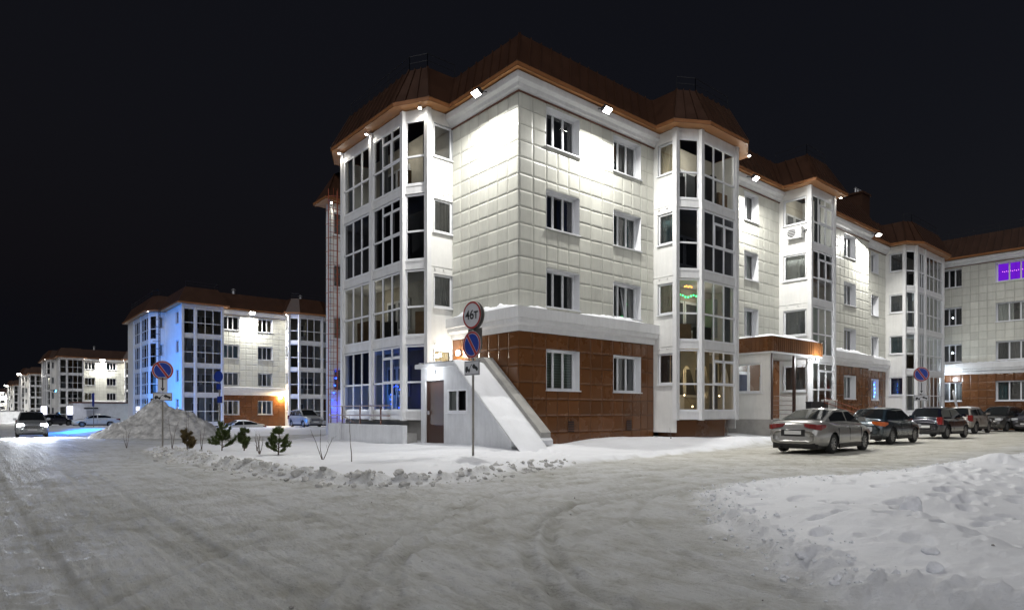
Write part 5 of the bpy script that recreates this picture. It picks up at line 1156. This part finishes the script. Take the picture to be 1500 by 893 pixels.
def face_nopark(par, M, r):
    mb = MB(); mb.disc((0, 0, 0), r, .035, 40); o = mb.build('sign_disc', 'sign_back', par); o.matrix_local = M
    mb = MB(); ring_(mb, r * .965, r * .995, -.004, 0); mb.build('edge', 'sign_white', o)
    mb = MB(); ring_(mb, r * .83, r * .963, -.004, 0); mb.build('rim', 'sign_red', o)
    mb = MB(); ring_(mb, r * .79, r * .828, -.004, 0); mb.build('inner_edge', 'sign_white', o)
    mb = MB(); disc_(mb, r * .788, -.004); mb.build('field', 'sign_blue', o)
    mb = MB(); mb.M = Matrix.Rotation(R(-58 + 90 + 0), 4, 'Y') @ Matrix.Identity(4); w = r * .10; mb.M = Matrix.Rotation(R(-35), 4, 'Y')
    mb.add([(-w - r*.03, -.007, -r*.80), (w + r*.03, -.007, -r*.80), (w + r*.03, -.007, r*.80), (-w - r*.03, -.007, r*.80)], [(0,1,2,3)]); mb.build('bar_edge', 'sign_white', o)
    mb = MB(); mb.M = Matrix.Rotation(R(-35), 4, 'Y'); mb.add([(-w, -.010, -r*.84), (w, -.010, -r*.84), (w, -.010, r*.84), (-w, -.010, r*.84)], [(0,1,2,3)]); mb.build('bar', 'sign_red', o)
def plate_(par, M, w, h, nm='plate', edge=True, front='sign_white'):
    mb = MB(); mb.box(-w/2, 0, -h/2, w/2, .02, h/2); o = mb.build(nm, 'sign_back', par); o.matrix_local = M
    mb = MB(); mb.quad((-w/2 + .004, -.004, -h/2 + .004), (w/2 - .004, -.004, -h/2 + .004), (w/2 - .004, -.004, h/2 - .004), (-w/2 + .004, -.004, h/2 - .004)); mb.build('field', front, o)
    if edge:
        mb = MB(); t = .012; a, c = w/2 - .02, h/2 - .02
        for (x0, z0, x1, z1) in ((-a, -c, a, -c + t), (-a, c - t, a, c), (-a, -c + t, -a + t, c - t), (a - t, -c + t, a, c - t)): mb.quad((x0, -.007, z0), (x1, -.007, z0), (x1, -.007, z1), (x0, -.007, z1))
        mb.build('edge', 'sign_black', o)
    return o
def tow(par, M, w, h):      # tow truck lifting a car by its nose
    o = plate_(par, M, w, h); mb = MB(); y = -.008
    def pg(pts): mb.poly([(x * w, y, z * h) for x, z in pts])
    def dc(cx, cz, r): mb.poly([(cx * w + r * math.cos(2*math.pi*k/14), y - .001, cz * h + r * math.sin(2*math.pi*k/14)) for k in range(14)])
    pg([(-.42, -.22), (-.10, -.22), (-.10, -.06), (-.22, -.06), (-.26, .12), (-.38, .12), (-.42, -.04)]); dc(-.35, -.24, .045 * w); dc(-.17, -.24, .045 * w)
    pg([(-.16, -.06), (-.12, -.06), (.02, .26), (-.02, .26)]); pg([(.02, .26), (.0, .24), (.07, -.02), (.09, -.02)])
    pg([(.06, .02), (.40, -.20), (.43, -.06), (.36, .06), (.27, .12), (.17, .28), (.08, .22)]); dc(.15, .0, .045 * w); dc(.35, -.15, .05 * w)
    mb.build('pictogram', 'sign_black', o)
def arrow_(par, M, w, h):
    o = plate_(par, M, w, h, edge=False); mb = MB(); y = -.008
    mb.quad((-.05*w*1.3, y, -.2*h), (.05*w*1.3, y, -.2*h), (.05*w*1.3, y, .44*h), (-.05*w*1.3, y, .44*h)); mb.poly([(0, y, -.44*h), (.22*w, y, -.22*h), (-.22*w, y, -.22*h)]); mb.build('arrow', 'sign_black', o)
def T_(z, y=-.05): return Matrix.Translation((0, y, z))
def pole(par, h, r=.035, m='pole_grey', base=0.0):
    mb = MB(); mb.tube((0, 0, base - .3), (0, 0, h), r, n=10); p = mb.build('pole', m, par, smooth=False)
    mb = MB(); mb.disc((0, 0, h), r * 1.05, .02, 10, axis='z'); mb.build('cap', 'metal_dark', p)
x, y = -3.72, -2.25; g0 = gz(x, y)
S1 = thing('road_sign', 'tall sign post with 46t weight limit over no-parking disc and tow plate, front centre', 'road sign', (x, y, g0), R(-90 + 4))
pole(S1, 4.55 - g0); face_weight(S1, T_(4.2 - g0), .40); face_nopark(S1, T_(3.34 - g0), .40); tow(S1, T_(2.66 - g0), .66, .42)
mb = MB(); mb.disc((0.0, .06, 4.2 - g0), .40, .035, 40); mb.build('rear_disc', 'sign_back', S1); mb = MB(); mb.box(-.30, .06, 3.2 - g0, .30, .09, 3.82 - g0); mb.build('rear_plate', 'sign_back', S1)
for zz in (4.2, 3.34, 2.66, 4.0): mb = MB(); mb.box(-.05, -.05, zz - g0 - .02, .05, .06, zz - g0 + .02); mb.build('clamp', 'metal_light', S1)
x, y = -9.25, 10.37; g0 = gz(x, y)
S2 = thing('road_sign', 'no-parking sign with down arrow and tow plate in front of the snow heap', 'road sign', (x, y, g0), R(-10))
pole(S2, 3.3 - g0, .03); face_nopark(S2, T_(2.98 - g0), .37); arrow_(S2, T_(2.43 - g0), .33, .60); tow(S2, T_(1.96 - g0), .66, .31)
x, y = 28.64, -3.9; g0 = gz(x, y)
S3 = thing('road_sign', 'no-parking sign with arrow and tow plate behind the navy hatchback', 'road sign', (x, y, g0), R(-52))
pole(S3, 4.0 - g0, .03); face_nopark(S3, T_(3.62 - g0), .44); arrow_(S3, T_(2.80 - g0), .36, .72); tow(S3, T_(2.20 - g0), .76, .34)
x, y = -6.8, 11.7; g0 = gz(x, y)
S4 = thing('road_sign', 'narrow-seen blue round sign with two small blue plates behind the pines', 'road sign', (x, y, g0), R(-62))
pole(S4, 3.1 - g0, .03)
mb = MB(); mb.disc((0, -.06, 2.88 - g0), .24, .02, 30); o = mb.build('sign_disc', 'sign_blue', S4)
plate_(S4, T_(2.45 - g0), .25, .25, front='sign_blue', edge=False); plate_(S4, Matrix.Translation((.06, -.05, 1.9 - g0)), .28, .28, front='sign_blue', edge=False)
x, y = -4.3, 69.0; g0 = gz(x, y)
S5 = thing('road_sign', 'blue sign on a thin post beside the white sedan', 'road sign', (x, y, g0), R(-78))
pole(S5, 3.9, .04); plate_(S5, T_(3.1), .6, 1.5, front='sign_blue', edge=False)
x, y = 46.0 - 8.5, -8.35; g0 = gz(x, y)
S6 = thing('road_sign', 'thin post with dark red sign back at the right edge', 'road sign', (x, y, g0), R(60))
pole(S6, 3.6, .03); mb = MB(); mb.disc((0, .03, 3.35), .34, .03, 24); mb.build('sign_disc', 'sign_red', S6); plate_(S6, T_(2.55, .03), .36, .55, front='sign_back', edge=False)
# white bent board behind the parked cars
Tb = thing('barrier_arm', 'white tilted barrier arm sticking up behind the parked cars', 'barrier', (35.2, -3.9, gz(35.2, -3.9)))
mb = MB(); mb.box(-.15, -.12, 0, .15, .12, 1.5); mb.build('cabinet', 'metal_dark', Tb)
mb = MB(); mb.M = Matrix.Translation((0, -.14, 1.5)) @ Matrix.Rotation(R(-38), 4, 'Y'); mb.box(-.09, -.04, -.35, .09, .04, 1.55); mb.build('arm', 'frame_white', Tb)
mb = MB(); mb.M = Matrix.Translation((0.2, -.14, 1.45)) @ Matrix.Rotation(R(78), 4, 'Y'); mb.box(-.07, -.04, -.5, .07, .04, .35); mb.build('counterweight', 'frame_white', Tb)
# ---------------------------------------------------------------- street furniture down the street
for (x, y, lb) in ((-4.3, 92.0, 'lit white-topped dark blue pylon beside the long white low wall'), (-7.2, 93.0, 'lit white-topped dark blue pylon left of the dark small car')):
    P_ = thing('light_pylon', lb, 'pylon', (x, y, gz(x, y)))
    mb = MB(); mb.box(-.32, -.32, -.2, .32, .32, 1.5); mb.build('base', 'cur_navy', P_); mb = MB(); mb.box(-.30, -.30, 1.5, .30, .30, 2.7); mb.build('lit_panel', 'lamp_pyl', P_)
    mb = MB(); mb.box(-.34, -.34, 2.7, .34, .34, 2.82); mb.build('cap', 'metal_dark', P_)
Lw = thing('outbuilding', 'long white low wall of an outbuilding behind the white sedan', 'outbuilding', (-3.6, 95, gz(0, 95)))
mb = MB(); mb.box(0, 0, -.5, 10.6, 4, 3.2); mb.build('wall', 'concrete_white', Lw); mb = MB(); mb.box(-.15, -.15, 3.2, 10.75, 4.15, 3.38); mb.build('roof_edge', 'rail_brown', Lw)
mb = MB(); mb.box(1.6, -.05, 0, 2.7, -.002, 2.1); mb.build('door', 'metal_light', Lw); mb = MB(); mb.box(1.3, -.5, 2.35, 3.0, -.002, 2.55); mb.build('door_canopy', 'metal_dark', Lw)
Lw = thing('outbuilding', 'small distant white outbuilding under the fourth street block', 'outbuilding', (-12.0, 196, gz(0, 196)))
mb = MB(); mb.box(0, 0, -.5, 7.5, 4, 3.0); mb.build('wall', 'concrete_white', Lw); mb = MB(); mb.box(-.15, -.15, 3.0, 7.65, 4.15, 3.15); mb.build('roof_edge', 'metal_dark', Lw)
wall_lamp((6.9, 94.8, 2.4), (0, -1), 'blue-white lamp on the right end of the long white low wall', 260, (0.45, 0.75, 1.0), 'lamp_cool')
# blue floodlight washing the end of the second block
flood((-8.5, 58.0, 1.2), (1.0, 0.25), 'blue ground floodlight aimed at the second block', 430, (0.0, 0.30, 1.0), lens='led_cyan', down=-0.45)
flood((-9.2, 52.3, 3.2), (1.0, -0.36), 'blue floodlight over the street snow by the white sedan', 2400, (0.0, 0.22, 1.0), lens='led_cyan', down=0.25, size=0.3)
# ---------------------------------------------------------------- snow heap, chunks
def snow_heap():
    cx, cy = -5.6, 28.5; n, m = 90, 110; vs = []; g0 = gz(cx, cy)
    for i in range(n + 1):
        r = i / n
        for k in range(m):
            a = 2 * math.pi * k / m; d = Vector((math.cos(a), math.sin(a)))
            # stretched across the view
            ux, uy = 0.762, -0.647
            lx, ly = d.x * 3.9 * r * 1.12, d.y * 2.6 * r * 1.12
            vs.append((cx + lx * ux + ly * 0.647, cy + lx * uy + ly * 0.762, r, lx, ly))
    A = np.array(vs); h = 2.45 * (1 - A[:, 2]) ** 0.92 + 0.0
    asym = 1 - 0.10 * A[:, 3] / 3.9
    h = h * (0.92 + 0.3 * fbm(A[:, 3] * .5, A[:, 4] * .5, 3, 5)) * asym + (0.32 * fbm(A[:, 3] * 1.9, A[:, 4] * 1.9, 4, 6, .6) + 0.10 * fbm(A[:, 3] * 6, A[:, 4] * 6, 3, 7)) * np.minimum(1, 4 * (1 - A[:, 2]))
    mb = MB(); mb.v = [(a[0], a[1], g0 - .22 + max(0, hh)) for a, hh in zip(A, h)]
    mb.f = [(i*m + k, (i+1)*m + k, (i+1)*m + (k+1) % m, i*m + (k+1) % m) for i in range(n) for k in range(m)]; mb.mi = [0] * len(mb.f)
    tag(mb.build('snow_heap', 'snow_dirty', None, smooth=True), 'big dirty grey heap of ploughed snow left of the pines', 'snow heap')
snow_heap()
def chunk(x, y, s, label, sq=(1, 1, 1), mt='snow'):
    bm = bmesh.new(); bmesh.ops.create_icosphere(bm, subdivisions=4, radius=1.0); rs_ = random.Random(int(x * 100 + y * 10)).randint(0, 999)
    co = np.array([v.co[:] for v in bm.verts]); d = 1 + 0.32 * fbm(co[:, 0] * 1.3 + 5 + co[:, 2], co[:, 1] * 1.3 + co[:, 2] * .7, 3, rs_) + 0.12 * fbm(co[:, 0] * 5 + co[:, 2] * 3, co[:, 1] * 5, 2, rs_ + 5)
    for v, k in zip(bm.verts, d): v.co = Vector((v.co.x * s * sq[0] * k, v.co.y * s * sq[1] * k, v.co.z * s * sq[2] * k))
    me = bpy.data.meshes.new('snow_chunk'); bm.to_mesh(me); bm.free(); me.materials.append(MT[mt]); me.polygons.foreach_set('use_smooth', [True] * len(me.polygons))
    tag(link('snow_chunk', me, None, (x, y, gz(x, y) + s * sq[2] * .12), random.random()), label, 'snow chunk')
chunk(-5.55, -14.2, .17, 'big upright snow chunk standing on the right snow field', (1.1, .8, 1.15))
chunk(-9.35, -14.55, .05, 'glazed snow chunk on the near edge of the right snow field', (1.4, .9, .7)); chunk(-8.9, -15.4, .06, 'bluish snow lump among the footprints at the lower right', (1.8, .9, .6)); chunk(-9.5, -15.6, .05, 'rough snow lump at the near end of the right berm')
for k, (x, y, s, lb) in enumerate([(-9.9, 2.1, .09, 'lump at the kerb below the nearest pine'), (-9.85, -1.5, .10, 'lump on the kerb ridge below the twig sapling'), (-9.7, -4.2, .13, 'largest lump on the left kerb ridge'), (-9.2, -5.8, .10, 'lump near the tip of the kerb ridge'), (-8.6, -6.4, .08, 'last lump at the rounded tip of the kerb ridge'), (-10.1, 5.4, .09, 'lump on the kerb ridge near the no-parking post')]): chunk(x, y, s, 'grey ploughed snow ' + lb, (1.2, 1, .7), 'snow_dirty')
def clods(name, poly, rng_, n, lo, hi, mt, dmin, dmax, keep):      # loose crumbs along a ploughed edge, far too many to count
    r = random.Random(rng_); bm0 = bmesh.new(); bmesh.ops.create_icosphere(bm0, subdivisions=1, radius=1.0); base = [v.co.copy() for v in bm0.verts]; fac = [tuple(v.index for v in f.verts) for f in bm0.faces]; bm0.free()
    segs = [(poly[i], poly[(i + 1) % len(poly)]) for i in range(len(poly))]; segs = [sg for sg in segs if keep(*sg[0]) and keep(*sg[1])]
    ln = [math.dist(a, b) for a, b in segs]; pts = []
    for k in range(n):
        a, b = r.choices(segs, ln)[0]; t = r.random(); dx, dy = b[0] - a[0], b[1] - a[1]; L_ = math.hypot(dx, dy); o = r.gauss((dmin + dmax) / 2, (dmax - dmin) / 2)
        pts.append((a[0] + dx * t - dy / L_ * o, a[1] + dy * t + dx / L_ * o))
    P_ = np.array(pts); Z_ = ground_height(P_[:, 0], P_[:, 1])[0]; mb = MB()
    for (x, y), z in zip(pts, Z_):
        s_ = lo + (hi - lo) * r.random() ** 3; mb.v += [(x + v.x * s_ * r.uniform(.6, 1.3), y + v.y * s_ * r.uniform(.6, 1.3), z + s_ * .2 + v.z * s_ * r.uniform(.5, 1.0)) for v in base]
        o = len(mb.v) - len(base); mb.f += [tuple(i + o for i in f) for f in fac]; mb.mi += [0] * len(fac)
    o = mb.build(name, mt); tag(o, LBL[name + mt], 'snow crumbs'); o['kind'] = 'stuff'
LBL = {'snow_crumbssnow_dirty': 'loose grey snow crumbs along the left kerb ridge', 'snow_crumbssnow': 'loose snow crumbs along the edge of the right snow field', 'ice_crumbsconcrete_grey': 'small dark ice crumbs scattered over the road by the kerb'}
clods('snow_crumbs', POLY_L, 3, 900, .015, .085, 'snow_dirty', -.15, .55, lambda x, y: x < -2 and y < 11)
clods('snow_crumbs', POLY_R, 4, 1300, .006, .036, 'snow', -.10, .45, lambda x, y: x < 12 and y > -17)
clods('ice_crumbs', POLY_R, 5, 160, .006, .02, 'concrete_grey', -4.5, -.6, lambda x, y: x < 12 and y > -17)
# ---------------------------------------------------------------- young pines and saplings
def pine(x, y, h, seed, label, lean=0.0, dry=False):
    r = random.Random(seed); T = thing('pine_tree', label, 'pine tree', (x, y, gz(x, y) - .03)); tr = MB(); nd = MB()
    tip = Vector((lean * h, 0, h)); tr.tube((0, 0, 0), tip, .022, .008, n=6)
    def needles(p, d, n, ln):
        for _ in range(n):
            v = (d + Vector((r.gauss(0, .55), r.gauss(0, .55), r.gauss(0.15, .45)))).normalized(); q = p + Vector((r.gauss(0, .015), r.gauss(0, .015), r.gauss(0, .015))); s = v.orthogonal().normalized() * .009
            e = q + v * ln * r.uniform(.6, 1.1); nd.add([tuple(q - s), tuple(q + s), tuple(e + s * .4), tuple(e - s * .4)], [(0, 1, 2, 3)])
    nb = int(16 * h + 8)
    for k in range(nb):
        t = r.uniform(.06, .9); a = r.uniform(0, 6.28); p0 = tip * t; ln = (0.40 * (1 - t) + .12) * h * r.uniform(.5, 1.0)
        d = Vector((math.cos(a), math.sin(a), r.uniform(.15, .7))).normalized(); p1 = p0 + d * ln; up = Vector((0, 0, 1)); p2 = p1 + (d * .4 + up * .7).normalized() * ln * .28
        tr.tube(p0, p1, .009, .006, n=4); tr.tube(p1, p2, .006, .003, n=4)
        for q in range(9): u = .35 + .65 * q / 8; needles(p0.lerp(p1, u), d, 15, .085)
        for q in range(5): needles(p1.lerp(p2, q / 4), (p2 - p1).normalized(), 18, .09)
    for q in range(8): needles(tip * (.78 + .22 * q / 7), Vector((0, 0, 1)), 12, .09)
    tr.build('trunk', 'bark', T); nd.build('crown', 'needles_dry' if dry else 'needles', T)
pine(-8.36, 5.85, 1.0, 1, 'young pine with a tall leader in front of the blue round sign', .02); pine(-7.8, 5.3, .78, 2, 'narrow young pine just right of the tall-leader pine', .05, ); pine(-7.83, 2.04, .85, 3, 'dark young pine nearest the street kerb, standing alone', .04)
pine(-9.1, 7.3, .75, 4, 'thin sparse pine with tufted top left of the tall-leader pine', -.05, True)
def sapling(x, y, h, seed, label, n=2, wob=.12, side=True):
    r = random.Random(seed); T = thing('sapling', label, 'sapling', (x, y, gz(x, y) - .05))
    for k in range(n):
        mb = MB(); p = Vector((0, 0, 0)); d = Vector((r.gauss(0, wob), r.gauss(0, wob), 1)).normalized(); hh = h * r.uniform(.75, 1); seg = 9; rad = .014
        for q in range(seg):
            p1 = p + d * hh / seg; mb.tube(p, p1, rad, rad * .88, n=5); rad *= .88; p = p1; d = (d + Vector((r.gauss(0, .07), r.gauss(0, .07), .05))).normalized()
            if side and q > 2 and r.random() < .7: s = (d + Vector((r.gauss(0, .5), r.gauss(0, .5), .2))).normalized(); mb.tube(p, p + s * h * r.uniform(.08, .2), rad * .5, .002, n=4)
        mb.build('stem', 'twig', T)
sapling(-7.55, -2.24, 1.35, 1, 'single bare stick sapling in front of the basement entrance', 1, .02, False); sapling(-7.66, -.76, .95, 2, 'forked bare sapling left of the single stick', 3, .16)
sapling(-8.2, 2.6, .8, 3, 'bare twig bush beside the lone dark pine', 4, .22); sapling(-8.9, 6.3, 1.0, 4, 'bare leaning twig behind the sparse pine', 2, .15); sapling(-9.3, 8.6, 1.25, 5, 'bare twig in front of the snow heap', 2, .12)
sapling(-7.6, 4.6, .7, 6, 'bare twig right of the narrow pine', 2, .15); sapling(-8.5, 9.6, 1.4, 7, 'thin bare sapling between heap and pines', 2, .1); sapling(-10.0, 13.2, .9, 9, 'bare twig at the foot of the snow heap', 3, .2)
sapling(6.4, -1.9, .5, 8, 'two dry stalks in the drift under the brown wall', 2, .18, False)

GROUPS = {'floodlight': 'floodlights on the blocks', 'downlight': 'small soffit downlights', 'road_sign': 'road signs on posts', 'sapling': 'bare saplings in the snow', 'pine_tree': 'young pines on the verge', 'snow_chunk': 'snow chunks by the road',
          'light_garland': 'festive lights in windows', 'wall_lamp': 'lit wall lamps', 'apartment_building': 'four-storey apartment blocks', 'light_pylon': 'lit pylons', 'outbuilding': 'white outbuildings'}
for o in SC.objects:
    k = o.name.split('.')[0]
    if o.parent is None and k in GROUPS and 'group' not in o: o['group'] = GROUPS[k]
